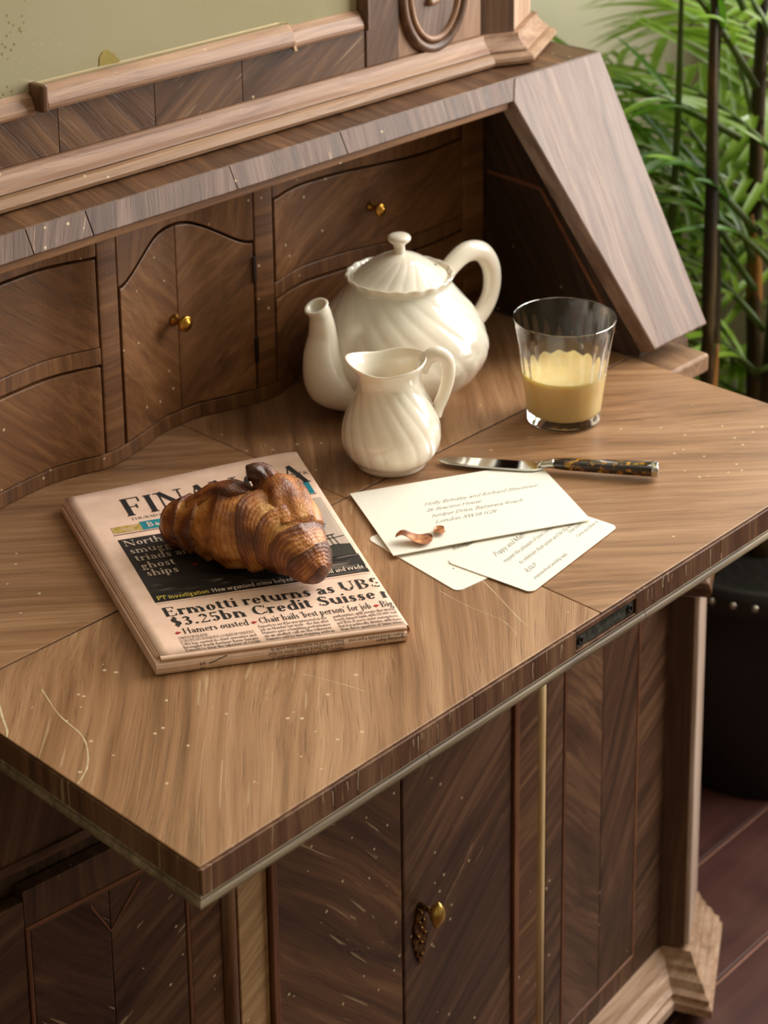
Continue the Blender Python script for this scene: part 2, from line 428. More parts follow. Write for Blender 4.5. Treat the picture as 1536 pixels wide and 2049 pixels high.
def cheek_y(z): return .25+(z-.796)*(.395-.25)/(1.064-.796)
def slope_frame():
    nrm = V((0, 1.064-.796, -(.395-.25))).normalized()   # inward from the slanted face
    g = V((0, .145, .268)).normalized()
    th = nrm*.02
    def q(x, z): return V((x, cheek_y(z), z))
    for s in (1, -1):
        poly = [q(s*.411, .796), q(s*.502, .796), q(s*.502, 1.064), q(s*.3625, 1.064), q(s*.348, 1.044)]
        m = wood(SLP, (.06*s, g.y, g.z), .46, .0, 1.6, .8, 30+s, .2, .4)
        prism('cheek_board', poly, th, m, BU, bevel=.0018)
    # crossbanded beam in pieces over the opening
    xs = [-.362, -.235, -.176, -.02, .115, .362]
    for i in range(len(xs)-1):
        a, b = xs[i], xs[i+1]
        lo = (-.348 if i == 0 else a, .348 if i == len(xs)-2 else b)
        prism('beam_veneer', [q(lo[0]+.0002, 1.044), q(lo[1]-.0002, 1.044), q(b-.0002, 1.064), q(a+.0002, 1.064)], th*.5, wood(BEAM, (.45 if i < 3 else .15, g.y, g.z), .5, .15, 1.6, .8, 40+i, .5, .35), BU, bevel=.0008)
    box('beam', -.41, .41, cheek_y(1.044)+.004, .50, 1.0350, 1.0437, wood(INT, (1,0,0), .5, .2, 1.2, 1., 33), BU)
    top = box('top_board', -.500, .500, .3945, .74, 1.056, 1.0640, wood(WAL, (.2, 1, 0), .45, .1, 1., 1., 34), BU, bevel=.0008)
    top['label'] = 'dark top board of the desk'
    for s in (1, -1):
        # inner wall and outer side of the desk case
        yz = [(.27, .7812), (.268, .796), (.262+.02, .80), (.38, 1.03), (.40, 1.056), (.74, 1.056), (.74, .7812)]
        m = wood(CASE_SHADE, (0, .5, .86), .5, .05, 1., 1., 50+s)
        prism('desk_side', [V((s*.4115, y, z)) for y, z in yz], (s*.076, 0, 0), m, BU, bevel=.001)
        st = wood(STR, (0, 1, 0), .5, 0, 2.)
        for (ya, za), (yb, zb) in [((.473, .937), (.40, .933)), ((.40, .933), (.325, .838)), ((.325, .838), (.300, .800))]:
            d = V((0, yb-ya, zb-za)).normalized(); nn = V((0, -d.z, d.y))*.0022
            p = [V((s*.4113, ya, za))-nn, V((s*.4113, yb, zb))-nn, V((s*.4113, yb, zb))+nn, V((s*.4113, ya, za))+nn]
            prism('inlay_stringing', p, (-s*.0006, 0, 0), st, BU)
    box('desk_back', -.488, .488, .72, .74, .78, 1.056, wood(DARK, (1,0,0), .6, 0, 1., 1., 53), BU)
slope_frame()

# ------------------------------------------------------------------ lower cabinet
A6 = rad(6)
def sidept(s, t, out=0.):
    """point on the slightly canted outer section; t metres from the corner bead"""
    x = .2+t*cos(A6)+out*sin(A6); y = .22+t*sin(A6)-out*cos(A6)
    return V((s*x, y, 0))
def spanel(name, s, t0, t1, z0, z1, mat, out=0., th=.012, **kw):
    a, b, c, d = sidept(s, t0, out), sidept(s, t1, out), sidept(s, t1, out-th), sidept(s, t0, out-th)
    up = V((0, 0, z0))
    kw.setdefault('bevel', .0008)
    return prism(name, [p+up for p in (a, b, c, d)], (0, 0, z1-z0), mat, BU, **kw)
def lower_cabinet():
    inner = wood(DARK, (0,0,1), .6, 0, 1., 1., 60)
    # case behind the fronts
    pl = [(-.54, .74), (-.54, .30), (-.45, .262), (-.2, .236), (.2, .236), (.45, .262), (.54, .30), (.54, .74)]
    prism('cabinet_case', [V((x, y, .07)) for x, y in pl], (0, 0, .685), inner, BU, bevel=0)
    ZT, ZB = .62, .075
    for s in (-1, 1):
        a, b = sorted((s*.0009, s*.1515))
        g = (.7, 0, -.72) if s < 0 else (.78, 0, .62)
        d = box('cabinet_door', a, b, .2165, .234, ZB, ZT, wood(WAL if s < 0 else DARK, g, .42, .5 if s < 0 else .1, .8, .9, 61+s, .5 if s < 0 else .1), BU, bevel=.0018)
        if s > 0: door_r = d
        a, b = sorted((s*.1522, s*.1595)); box('cabinet_trim', a, b, .2135, .234, ZB, ZT, wood(STR, (0,0,1), .45, 0, 1.5, 1., 64), BU, bevel=.001)
        # inner stile; the one at the left end gets the pale palette
        a, b = sorted((s*.1602, s*.1925))
        box('cabinet_stile', a, b, .2185, .234, ZB, ZT, wood(PALE if s < 0 else WAL, (.85, 0, .5) if s < 0 else (.95, 0, .35), .45, .2, 1.8, .8, 66+s), BU, bevel=.001)
        # corner bead; light from the right painted in: right one pale, left dark
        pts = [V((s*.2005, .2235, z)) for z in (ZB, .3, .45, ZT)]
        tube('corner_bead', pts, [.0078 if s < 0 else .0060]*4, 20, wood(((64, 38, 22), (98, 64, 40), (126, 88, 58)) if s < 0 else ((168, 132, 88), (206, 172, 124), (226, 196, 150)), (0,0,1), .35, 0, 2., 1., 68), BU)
        spanel('cabinet_stile', s, .0085, .0385, ZB, ZT, wood(WAL if s < 0 else DARK, (.9, 0, .45), .45, .2, 1.6, .8, 70+s))
        spanel('inlay_stringing', s, .0388, .0424, ZB+.03, .585, wood(STR, (0,0,1), .45, 0, 2., 1., 72), .001)
        spanel('inlay_stringing', s, .180, .1836, ZB+.03, .585, wood(STR, (0,0,1), .45, 0, 2., 1., 72), .001)
        spanel('inlay_stringing', s, .0388, .1836, .5852, .5892, wood(STR, (1,0,0), .45, 0, 2., 1., 73), .001)
        spanel('inlay_stringing', s, .0388, .1836, ZB+.026, ZB+.0297, wood(STR, (1,0,0), .45, 0, 2., 1., 73), .001)
        tm = .1112
        fg = ((.68, 0, -.73), (.46, 0, .88)) if s > 0 else ((.85, 0, .5), (.7, 0, -.7))
        spanel('panel_leaf', s, .0428, tm-.0002, ZB+.03, .5848, wood(DARK, fg[0], .42, .3, .9, .9, 75+s, .5 if s < 0 else 0), .0004)
        spanel('panel_leaf', s, tm+.0002, .1796, ZB+.03, .5848, wood(DARK, fg[1], .42, .3, .9, .9, 77+s, .5 if s < 0 else 0), .0004)
        spanel('cabinet_stile', s, .184, .248, ZB, .612, wood(DARK, (.9, 0, .35), .45, .2, 1.4, .8, 80+s))
        spanel('cabinet_rail', s, .0388, .1838, .5896, ZT, wood(DARK, (0, 0, 1), .5, .5, 1.8, .8, 82+s, .3), 0)
        spanel('cabinet_rail', s, .0388, .1838, ZB, ZB+.0258, wood(DARK, (0, 0, 1), .5, .1, 1.8, .8, 83+s), 0)
        # frieze above the dark recess
        spanel('frieze', s, .0, .255, .655, .7485, wood(DARK, (.3, 0, 1), .5, .2, 1.4, .8, 84+s), .008, .02)
        spanel('frieze_bead', s, .0, .262, .648, .656, wood(WAL, (1, 0, 0), .5, .1, 1.4, .8, 86), .011, .02)
        for t0, t1, z0, z1 in ((.150, .1534, .683, .747), (.06, .1534, .679, .6828)):
            spanel('inlay_stringing', s, t0, t1, z0, z1, wood(STR, (0,0,1), .45, 0, 2., 1., 72), .0088)
        # triangular marquetry tips in the panel head
        for t0, t1 in ((.128, tm), (.083, tm)):
            a = sidept(s, t0, .001)+V((0,0,.578)); b = sidept(s, tm, .001)+V((0,0,.548)); n_ = V((0,0,.0045))
            prism('inlay_stringing', [a, a+n_, b+n_*.4, b], (sidept(s, 0, .001)-sidept(s, 0, -.001))*-.6, wood(STR, (0,0,1), .45, 0, 2., 1., 72), BU)
    box('frieze', -.2, .2, .212, .236, .655, .7485, wood(DARK, (.2, 0, 1), .5, .2, 1.4, .8, 88), BU)
    # canted corner pilasters; lit face painted pale, shaded side painted dark
    ca = rad(30); dx = V((cos(ca), sin(ca), 0)); dn = V((sin(ca), -cos(ca), 0))
    def mir(p, s): return V((s*p.x, p.y, p.z))
    P0 = V((.4585, .218, 0)); P1 = P0+dx*.098; P2 = V((P1.x, .60, 0)); P3 = P0-dn*.05
    pil = wood(((150, 122, 104), (192, 166, 148), (216, 196, 180)), (0,0,1), .5, 0, 1.6, .8, 90)
    pdark = wood(DARK, (0,0,1), .5, .1, 1.2, .8, 91)
    for s in (1, -1):
        prism('pilaster', [mir(p, s)+V((0,0,.08)) for p in (P0, P1, P1-dn*.06, P3)], (0, 0, .434), pil, BU, bevel=.004)
        prism('pilaster_return', [mir(p, s)+V((0,0,.08)) for p in (P0-dx*.0012-dn*.006, P0-dx*.0002-dn*.006, P3-dx*.0002, P3-dx*.0012)], (0, 0, .43), pdark, BU)
        path = [mir(p, s) for p in (P3-dx*.001, P0-dx*.001, P1, P1-dn*.06)]
        if s < 0: path = path[::-1]
        pp = [(p.x, p.y) for p in path]
        cap = [(-.02, .514), (.003, .514), (.009, .517), (.0115, .522), (.0115, .528), (.009, .533), (.004, .536), (-.02, .536)]
        sweep('pilaster_capital', pp, cap, wood(WAL, (1,0,0), .4, 0, 1.2, 1., 93), BU, bevel=0)
        prism('pilaster_block', [mir(p, s)+V((0,0,.536)) for p in (P0, P1, P1-dn*.06, P3)], (0, 0, .112), pdark, BU, bevel=.003)
        # case side
        a, b = sorted((s*.528, s*(P1.x-.001)))
        box('cabinet_side', a, b, .31, .74, .08, .745, wood(DARK, (0,0,1), .5, .1, 1., 1., 95), BU)
        a, b = sorted((s*.412, s*.487))
        sl = box('waist_ledge', a, b, .236 if s > 0 else .30, .74, .752, .7722, wood(MOU, (0,1,0), .5, 0, 1., 1., 96), BU, bevel=.003)
    # plinth moulding following the broken front
    front = [(-P2.x, .74), (-P1.x, P1.y), (-P0.x, P0.y), tuple(sidept(-1, .2475).xy), (-.2, .22), (.2, .22), tuple(sidept(1, .2475).xy), (P0.x, P0.y), (P1.x, P1.y), (P2.x, .74)]
    pr = [(-.03, .016), (.024, .016), (.029, .020), (.029, .031), (.025, .035), (.0255, .041), (.020, .046), (.017, .056), (.011, .063), (.0095, .069), (.006, .074), (.002, .086), (-.03, .086)]
    pr = [(o_, z_*.88) for o_, z_ in pr]
    sweep('plinth_moulding', front, pr, wood(((128, 96, 74), (172, 138, 112), (200, 170, 146)), (1,0,0), .5, 0, 1.4, 1., 97), BU)
    foot = wood(((128, 96, 74), (172, 138, 112), (200, 170, 146)), (0,0,1), .5, 0, 1.4, 1., 98)
    for s in (1, -1):
        prism('bracket_foot', [mir(p, s) for p in (P0+dn*.022+dx*.01, P1+dn*.026+dx*.012, P1-dn*.06+dx*.01, P0-dn*.05+dx*.01)], (0, 0, .0165), foot, BU, bevel=.003)
        a, b = sorted((s*.47, s*.545)); box('bracket_foot', a, b, .66, .735, 0, .0165, foot, BU, bevel=.003)
    box('plinth_base', -.43, .43, .30, .73, .0, .09, plain('plinth_shadow_board', S(40, 26, 20), .8), BU)  # near-black colour stands for the shadow under the plinth moulding
    # drop handle on the right-hand door
    bz = NT('dark_bronze'); v = bz.coord()
    c = bz.ramp(bz.noise(v, 300, 4), [(.35, S(38, 26, 14)), (.6, S(120, 84, 36)), (.8, S(190, 146, 70))])
    bzm = bz.set(Base_Color=c, Metallic=.9, Roughness=.38)
    x0, z0 = .0215, .376; prof = [(0, .032), (.0035, .029), (.003, .024), (.0062, .021), (.0058, .016), (.0088, .011), (.0078, .003), (.0100, -.004), (.0085, -.012), (.0056, -.016), (.0062, -.021), (.0034, -.0245), (.0030, -.029), (0, -.033)]
    pts = [(x, z) for x, z in prof]+[(-x, z) for x, z in prof[-2:0:-1]]
    bp = sub(prism('handle_backplate', [V((x0+x, .2166, z0+z-.018)) for x, z in pts], (0, -.0022, 0), bzm, None, bevel=.0008), door_r)
    bp['label'] = 'pierced bronze handle backplate'
    for dx_, dz in ((0, .006), (-.0045, -.001), (.0045, -.001), (0, -.009), (0, -.022), (0, .022), (-.003, .013), (.003, .013)):
        b_ = lathe('boss', [(.0001, 0), (.0021, 0), (.0019, .0013), (.001, .0021), (.0001, .0023)], 10, bzm, loc=(x0+dx_, .2145, z0-.018+dz), axis='-Y'); b_.parent = door_r
    st = tube('handle_post', [(x0, .2160, z0+.012), (x0, .206, z0+.013), (x0+.0015, .200, z0+.009)], [.003, .0026, .002], 12, bzm); sub(st, door_r)
    gold = plain('worn_gilt_brass', S(214, 176, 96), .3, .85)
    # teardrop pull
    Pp = [V((x0+.0030, .1985, z0-.006)), V((x0+.0048, .1972, z0+.022))]
    pts = [Pp[0].lerp(Pp[1], i/14) for i in range(15)]
    dr = tube('drop_pull', pts, lambda t: .0008+.0066*sin(pi*min(1, t**1.25))**.8 if t < 1 else .0008, 18, gold); sub(dr, door_r); dr['label'] = 'gilt teardrop pull'
lower_cabinet()

# ================================================================== MIRROR CABINET standing on the desk
def mirror_cabinet():
    MC = thing('mirror_cabinet', (0, .59, 1.064), 'upper cabinet with foxed antique mirror and carved oval, on top of the desk', 'cabinet', world=True)
    def sw(name, path, prof, mat, **kw): return sweep(name, path, prof, mat, MC, **kw)
    F = .452
    R = [(.378, F), (.4125, .4365), (.492, .4775), (.492, .72)]
    path = [(-x, y) for x, y in R[::-1]]+R
    body = [(-x, y) for x, y in R[::-1]]+R
    Zt = 1.80
    prism('cabinet_carcass', [V((-.48, .72, 1.0645)), V((-.48, .482, 1.0645)), V((-.405, .462, 1.0645)), V((.405, .462, 1.0645)), V((.48, .482, 1.0645)), V((.48, .72, 1.0645))], (0, 0, Zt-1.0645), wood(DARK, (0,0,1), .6, 0, 1., 1., 100), MC, bevel=0)
    low = wood(MOU, (1,0,0), .5, .15, 1., 1., 101); upm = wood(((112, 78, 58), (148, 112, 88), (178, 144, 118)), (1,0,0), .5, .2, 1., 1., 102)
    p1 = [(-.012, 1.0644), (.017, 1.0644), (.0210, 1.0665), (.0225, 1.0700), (.0215, 1.0735), (.0180, 1.0762), (.0125, 1.0778), (-.012, 1.0778)]
    p2 = [(-.012, 1.0787), (.0145, 1.0787), (.0140, 1.0805), (.0100, 1.0830), (.0062, 1.0868), (.0042, 1.0905), (.0035, 1.0945), (-.012, 1.0945)]
    sw('base_moulding', path, p1, low); sw('base_moulding', path, p2, upm)
    # lower rail veneered in a chevron
    xs = [(-.375, -.26, (.7,0,-.7)), (-.26, -.155, (.7,0,-.7)), (-.155, -.052, (.68,0,-.72)), (-.052, .05, (.83,0,.55)), (.05, .2085, (.85,0,.5))]
    for i, (a, b, g) in enumerate(xs):
        box('rail_veneer', a+.0002, b-.0002, F+.0005, F+.012, 1.0948, 1.1372, wood(WAL, g, .42, .1, .9, .9, 103+i, .8), MC, bevel=.0006)
    # carved ears of the mirror frame
    fm = wood(((118, 84, 62), (156, 119, 92), (184, 150, 122)), (1,0,0), .45, .05, 1.2, 1., 110)
    def bol(name, a, b, zb, outp, mat=fm):
        pr = [(0, zb), (0, zb+.0190), (-.003, zb+.0200), (-.0095, zb+.0150), (-.0120, zb+.0100), (-.0135, zb+.0060), (-.0135, zb+.0030), (-.0120, zb)]
        prism(name, [V((a, F+.004+o-outp, z)) for o, z in pr], (b-a, 0, 0), mat, MC, bevel=.001)
    bol('frame_moulding', -.174, .1045, 1.1378, .004)
    bol('frame_moulding', -.300, -.1805, 1.1340, -.004)
    bol('frame_moulding', .1075, .2000, 1.1338, -.002)
    e1 = wood(WAL, (0,0,1), .4, 0, 1.2, 1., 112)
    prism('frame_return', [V((-.1805, F-.0135, 1.1372)), V((-.1738, F-.0150, 1.1372)), V((-.1738, F+.004, 1.1372)), V((-.1805, F+.004, 1.1372))], (.0, 0, .0235), e1, MC, bevel=.002)
    prism('frame_splinter', [V((.1045, F-.012, 1.1335)), V((.1075, F-.0125, 1.1335)), V((.1075, F-.002, 1.158)), V((.1050, F-.002, 1.157))], (.0008, .004, 0), wood(PALE, (0,0,1), .5, 0), MC)
    for a, b in ((.2, .2085), (-.3085, -.3)):
        prism('frame_moulding', [V((a, F+.004, 1.134)), V((a, F-.006, 1.134)), V((a+.003, F-.010, 1.134)), V((b-.002, F-.009, 1.134)), V((b, F-.003, 1.134)), V((b, F+.004, 1.134))], (0, 0, .56), wood(WAL, (0,0,1), .45, 0, 1.2, 1., 113), MC, bevel=.001)
    bol('frame_moulding', -.3, .2, 1.672, -.002)
    # mirror
    s = NT('foxed_mirror_glass'); v = s.coord()
    n = s.noise(v, 26, 6, .4); n2 = s.noise(v, 7, 5)
    sil = s.ramp(n2, [(.3, S(226, 219, 176)), (.7, S(236, 227, 190))])
    spk = s.add('TexVoronoi'); s.link(v, spk.inputs['Vector']); spk.inputs['Scale'].default_value = 190
    m1 = s.math('LESS_THAN', spk.outputs['Distance'], .26); m2 = s.math('GREATER_THAN', s.noise(v, 9, 3), .5)
    sx = s.add('SeparateXYZ'); s.link(v, sx.inputs[0])
    grad = s.math('LESS_THAN', s.math('ADD', sx.outputs[0], s.math('MULTIPLY', n2, .3)), -.0)
    m = s.math('MULTIPLY', s.math('MULTIPLY', m1, m2), s.math('ADD', s.math('MULTIPLY', grad, .8), .2))
    edge = s.math('GREATER_THAN', s.math('SUBTRACT', n, s.math('MULTIPLY', s.math('ABSOLUTE', s.math('SUBTRACT', sx.outputs[2], 1.150)), 8.)), .62)
    stain = s.math('MAXIMUM', s.math('MULTIPLY', m, .8), s.math('MULTIPLY', edge, .75))
    col = s.mix(stain, sil, S(112, 98, 52))
    mm = s.set(Base_Color=col, Metallic=s.math('SUBTRACT', .60, s.math('MULTIPLY', stain, .55)), Roughness=s.math('ADD', .04, s.math('MULTIPLY', n2, .08)))
    g = box('mirror_glass', -.30, .20, F+.003, F+.006, 1.134, 1.68, mm, MC, bevel=0); g['label'] = 'foxed and speckled antique mirror glass'
    pm = plain('mirror_patch', S(150, 132, 62), .8)
    pts = [(-.108, 1.1598), (-.1072, 1.167), (-.1035, 1.1715), (-.0985, 1.1725), (-.0955, 1.1695), (-.0915, 1.1678), (-.0895, 1.1635), (-.0865, 1.1615), (-.0862, 1.159)]
    o = prism('mirror_patch', [V((x, F+.0030, z)) for x, z in pts], (0, -.0006, 0), pm, MC); o['label'] = 'ochre flaked patch at the mirror edge'
    # stiles, carved oval panel
    stile = wood(WAL, (.5,0,.85), .42, 0, 1., .9, 115)
    box('cabinet_stile', .2087, .2545, F-.001, F+.012, 1.0948, 1.70, stile, MC); box('cabinet_stile', -.3545, -.3087, F-.001, F+.012, 1.0948, 1.70, stile, MC)
    pan = wood(((118, 82, 58), (152, 114, 86), (182, 146, 116)), (.15,0,1), .42, 0, 1., .9, 117)
    box('oval_panel', .2548, .3775, F+.0008, F+.012, 1.0948, 1.70, pan, MC)
    cx, cz, ax, az = .3055, 1.158, .0455, .062
    def oval(name, a, b, r, y, sq=1., mat=pan):
        n = 64; pts = [V((cx+a*cos(2*pi*i/n), y, cz+b*sin(2*pi*i/n))) for i in range(n)]
        vs = []; fs = []; m = 10
        for i in range(n):
            t = 2*pi*i/n; rd_ = V((cos(t)*b, 0, sin(t)*a)).normalized()
            for j in range(m):
                q = 2*pi*j/m; vs.append(pts[i]+rd_*r*cos(q)+V((0, -1, 0))*r*sq*sin(q))
        for i in range(n):
            for j in range(m): fs.append((i*m+j, i*m+(j+1) % m, ((i+1) % n)*m+(j+1) % m, ((i+1) % n)*m+j))
        return mesh(name, vs, fs, mat, MC, smooth=True)
    oval('oval_moulding', ax, az, .0062, F+.001, 1.1, wood(WAL, (.2,0,1), .4, 0, 1., 1., 118)); oval('oval_moulding', ax-.0095, az-.0095, .0036, F-.001, 1.2)
    n = 48; prism('oval_field', [V((cx+(ax-.012)*cos(2*pi*i/n), F+.0012, cz+(az-.012)*sin(2*pi*i/n))) for i in range(n)], (0, -.003, 0), wood(SLP, (.1,0,1), .4, 0, 1., 1., 119), MC, bevel=.001)
    sp = []
    for i in range(70):
        t = i/69; a = -pi/2-.4+t*4.4*pi; r = .017*(1-t)+.0015
        sp.append(V((cx-.004+r*cos(a), F-.0030, cz+.004+r*sin(a))))
    tube('scroll_carving', sp, [.0042, .0032, .0022, .0016], 8, pan, MC, up=V((0,1,0)))
    # corner pilaster shafts above the moulding; light and shade of their faces put into the colours
    for s in (1, -1):
        q = [V((s*.385, .4515, 1.0945)), V((s*.4135, .439, 1.0945)), V((s*.4845, .4755, 1.0945)), V((s*.478, .50, 1.0945)), V((s*.385, .50, 1.0945))]
        prism('corner_pilaster', q, (0, 0, .62), wood(((140, 104, 82), (182, 146, 120), (208, 178, 154)), (0,0,1), .45, 0, 1.2, 1., 120), MC, bevel=.002)
        prism('pilaster_return', [V((s*.3775, .4535, 1.0945)), V((s*.3848, .4505, 1.0945)), V((s*.4128, .4382, 1.0945)), V((s*.3775, .45, 1.0945))][:3]+[V((s*.3775, .460, 1.0945))], (0, 0, .62), wood(DARK, (0,0,1), .5, 0, 1., 1., 121), MC)
    box('top_rail', -.485, .485, F-.006, .50, 1.70, 1.80, wood(WAL, (1,0,0), .45, 0, 1., 1., 122), MC)
    sw('cornice', path, [(-.02, 1.80), (.012, 1.80), (.03, 1.83), (.05, 1.85), (.05, 1.87), (-.02, 1.87)], low)
mirror_cabinet()

# ================================================================== STROKE FONT (serif, sans and script hands)
GL = {}
def glyphs():
    def g(ch, w, *pr): GL[ch] = (w, pr)
    X = .66
    # v: x,y0,y1 thick stem | n: thin stem | h: x0,x1,y bar | s: serif x,y | d/e: thick/thin diagonal | a: arc cx,cy,rx,ry,a0,a1 | c: dot
    g('A', .86, ('e',.1,0,.42,1), ('d',.42,1,.74,0), ('h',.22,.62,.34), ('s',.1,0), ('s',.74,0))
    g('B', .74, ('v',.17,0,1), ('a',.36,.75,.24,.23,-90,90), ('a',.36,.26,.3,.26,-90,90), ('h',.06,.38,0), ('h',.06,.38,1), ('h',.17,.38,.52))
    g('C', .82, ('a',.45,.5,.36,.5,48,312), ('n',.74,.68,.95), ('n',.74,.06,.26))
    g('D', .86, ('v',.17,0,1), ('a',.34,.5,.42,.5,-90,90), ('h',.06,.36,0), ('h',.06,.36,1))
    g('E', .74, ('v',.17,0,1), ('h',.06,.62,0), ('h',.06,.6,1), ('h',.17,.48,.53), ('n',.62,0,.22), ('n',.6,.78,1), ('n',.48,.42,.64))
    g('F', .7, ('v',.17,0,1), ('h',.06,.62,1), ('h',.17,.48,.5), ('s',.17,0), ('n',.62,.74,1), ('n',.48,.38,.62))
    g('G', .86, ('a',.45,.5,.36,.5,48,340), ('v',.72,.04,.42), ('s',.72,.42), ('n',.74,.7,.95))
    g('H', .9, ('v',.17,0,1), ('v',.72,0,1), ('h',.17,.72,.52), ('s',.17,0), ('s',.17,1), ('s',.72,0), ('s',.72,1))
    g('I', .4, ('v',.2,0,1), ('s',.2,0), ('s',.2,1))
    g('J', .45, ('v',.24,.05,1), ('a',.12,.02,.12,.16,-100,0), ('s',.24,1))
    g('K', .84, ('v',.17,0,1), ('e',.2,.42,.66,1), ('d',.34,.56,.7,0), ('s',.17,0), ('s',.17,1), ('s',.7,0), ('s',.66,1))
    g('L', .7, ('v',.17,0,1), ('h',.06,.62,0), ('s',.17,1), ('n',.62,0,.26))
    g('M', 1.05, ('n',.14,0,1), ('d',.14,1,.48,.05), ('e',.48,.05,.84,1), ('v',.86,0,1), ('s',.14,0), ('s',.86,0), ('s',.1,1), ('s',.88,1))
    g('N', .92, ('n',.14,0,1), ('d',.14,1,.76,0), ('n',.76,0,1), ('s',.14,0), ('s',.1,1), ('s',.76,1))
    g('O', .9, ('a',.45,.5,.37,.5,0,360))
    g('P', .72, ('v',.17,0,1), ('a',.34,.73,.28,.26,-90,90), ('h',.06,.36,1), ('h',.17,.36,.47), ('s',.17,0))
    g('R', .82, ('v',.17,0,1), ('a',.34,.74,.27,.25,-90,90), ('h',.06,.36,1), ('h',.17,.38,.49), ('d',.38,.5,.68,0), ('s',.17,0), ('s',.7,0))
    g('S', .66, ('a',.33,.75,.22,.25,40,255), ('a',.34,.26,.25,.26,-140,90), ('d',.2,.64,.5,.38), ('n',.53,.72,.94), ('n',.1,.06,.28))
    g('T', .78, ('v',.39,0,1), ('h',.06,.72,1), ('s',.39,0), ('n',.07,.76,1), ('n',.71,.76,1))
    g('U', .88, ('v',.17,.3,1), ('a',.44,.31,.27,.31,180,360), ('n',.71,.3,1), ('s',.17,1), ('s',.71,1))
    g('V', .84, ('d',.1,1,.42,0), ('e',.42,0,.72,1), ('s',.1,1), ('s',.72,1))
    g('W', 1.16, ('d',.1,1,.36,0), ('e',.36,0,.58,.95), ('d',.54,1,.82,0), ('e',.82,0,1.05,1), ('s',.1,1), ('s',.54,1), ('s',1.05,1))
    g('Y', .8, ('d',.1,1,.4,.46), ('e',.4,.46,.7,1), ('v',.4,0,.5), ('s',.4,0), ('s',.1,1), ('s',.7,1))
    g('a', .56, ('a',.24,.48,.17,.18,20,170), ('v',.4,.04,.5), ('a',.25,.2,.17,.2,60,320), ('h',.4,.54,.02), ('e',.22,.38,.4,.42))
    g('b', .62, ('v',.14,0,1.06), ('a',.3,.33,.22,.33,-125,125), ('h',.02,.14,1.05))
    g('c', .52, ('a',.3,.33,.23,.33,45,315), ('c',.45,.52,.06))
    g('d', .64, ('v',.48,0,1.06), ('a',.28,.33,.22,.33,55,305), ('h',.36,.48,1.05), ('h',.48,.6,.02))
    g('e', .54, ('a',.28,.33,.22,.33,0,318), ('h',.08,.48,.36))
    g('f', .38, ('v',.17,0,.85), ('a',.3,.84,.14,.2,40,180), ('h',.03,.36,X), ('s',.17,0), ('c',.39,.96,.06))
    g('g', .58, ('a',.26,.42,.19,.23,0,360), ('a',.27,-.12,.24,.16,0,360), ('e',.14,.24,.1,.1), ('h',.12,.36,.06), ('e',.42,.58,.55,.62))
    g('h', .66, ('v',.14,0,1.06), ('a',.32,.44,.17,.22,0,140), ('v',.49,0,.44), ('s',.14,0), ('s',.49,0), ('h',.02,.14,1.05))
    g('i', .3, ('v',.15,0,X), ('s',.15,0), ('h',.03,.15,X-.01), ('c',.15,.9,.08))
    g('j', .3, ('v',.16,-.2,X), ('a',.06,-.18,.1,.14,-120,0), ('h',.04,.16,X-.01), ('c',.16,.9,.08))
    g('k', .62, ('v',.14,0,1.06), ('e',.18,.26,.48,X), ('d',.28,.38,.52,0), ('s',.14,0), ('s',.52,0), ('s',.48,X), ('h',.02,.14,1.05))
    g('l', .3, ('v',.15,0,1.06), ('s',.15,0), ('h',.03,.15,1.05))
    g('m', .98, ('v',.14,0,X), ('a',.31,.44,.16,.22,0,140), ('v',.47,0,.44), ('a',.64,.44,.16,.22,0,140), ('v',.8,0,.44), ('s',.14,0), ('s',.47,0), ('s',.8,0), ('h',.02,.14,X-.01))
    g('n', .66, ('v',.14,0,X), ('a',.32,.44,.17,.22,0,140), ('v',.49,0,.44), ('s',.14,0), ('s',.49,0), ('h',.02,.14,X-.01))
    g('o', .58, ('a',.29,.33,.23,.33,0,360))
    g('p', .62, ('v',.14,-.32,X), ('a',.3,.33,.22,.33,-125,125), ('s',.14,-.32), ('h',.02,.14,X-.01))
    g('q', .62, ('v',.48,-.32,X), ('a',.28,.33,.22,.33,55,305), ('s',.48,-.32))
    g('r', .46, ('v',.14,0,X), ('a',.3,.44,.15,.22,50,150), ('s',.14,0), ('h',.02,.14,X-.01), ('c',.4,.57,.065))
    g('s', .46, ('a',.23,.49,.14,.17,40,255), ('a',.24,.17,.16,.17,-140,90), ('d',.15,.42,.33,.25), ('n',.36,.48,.62), ('n',.08,.04,.18))
    g('t', .4, ('v',.17,.1,.84), ('a',.28,.12,.12,.12,180,320), ('h',.03,.36,X))
    g('u', .66, ('v',.14,.2,X), ('a',.31,.2,.17,.2,180,330), ('v',.5,0,X), ('h',.02,.14,X-.01), ('h',.38,.5,X-.01), ('h',.5,.62,.02))
    g('v', .58, ('d',.08,X,.29,0), ('e',.29,0,.48,X), ('s',.08,X), ('s',.48,X))
    g('w', .84, ('d',.08,X,.26,0), ('e',.26,0,.42,X), ('d',.4,X,.58,0), ('e',.58,0,.74,X), ('s',.08,X), ('s',.4,X), ('s',.74,X))
    g('x', .58, ('d',.08,X,.48,0), ('e',.08,0,.48,X), ('s',.08,X), ('s',.48,X), ('s',.08,0), ('s',.48,0))
    g('y', .58, ('d',.08,X,.3,.02), ('e',.5,X,.2,-.28), ('s',.08,X), ('s',.5,X), ('c',.16,-.26,.06))
    g('z', .5, ('h',.06,.44,X-.02), ('h',.06,.44,.02), ('d',.42,X,.08,0))
    g('0', .6, ('a',.3,.48,.22,.48,0,360)); g('1', .4, ('v',.2,0,.95), ('s',.2,0), ('h',.06,.2,.86))
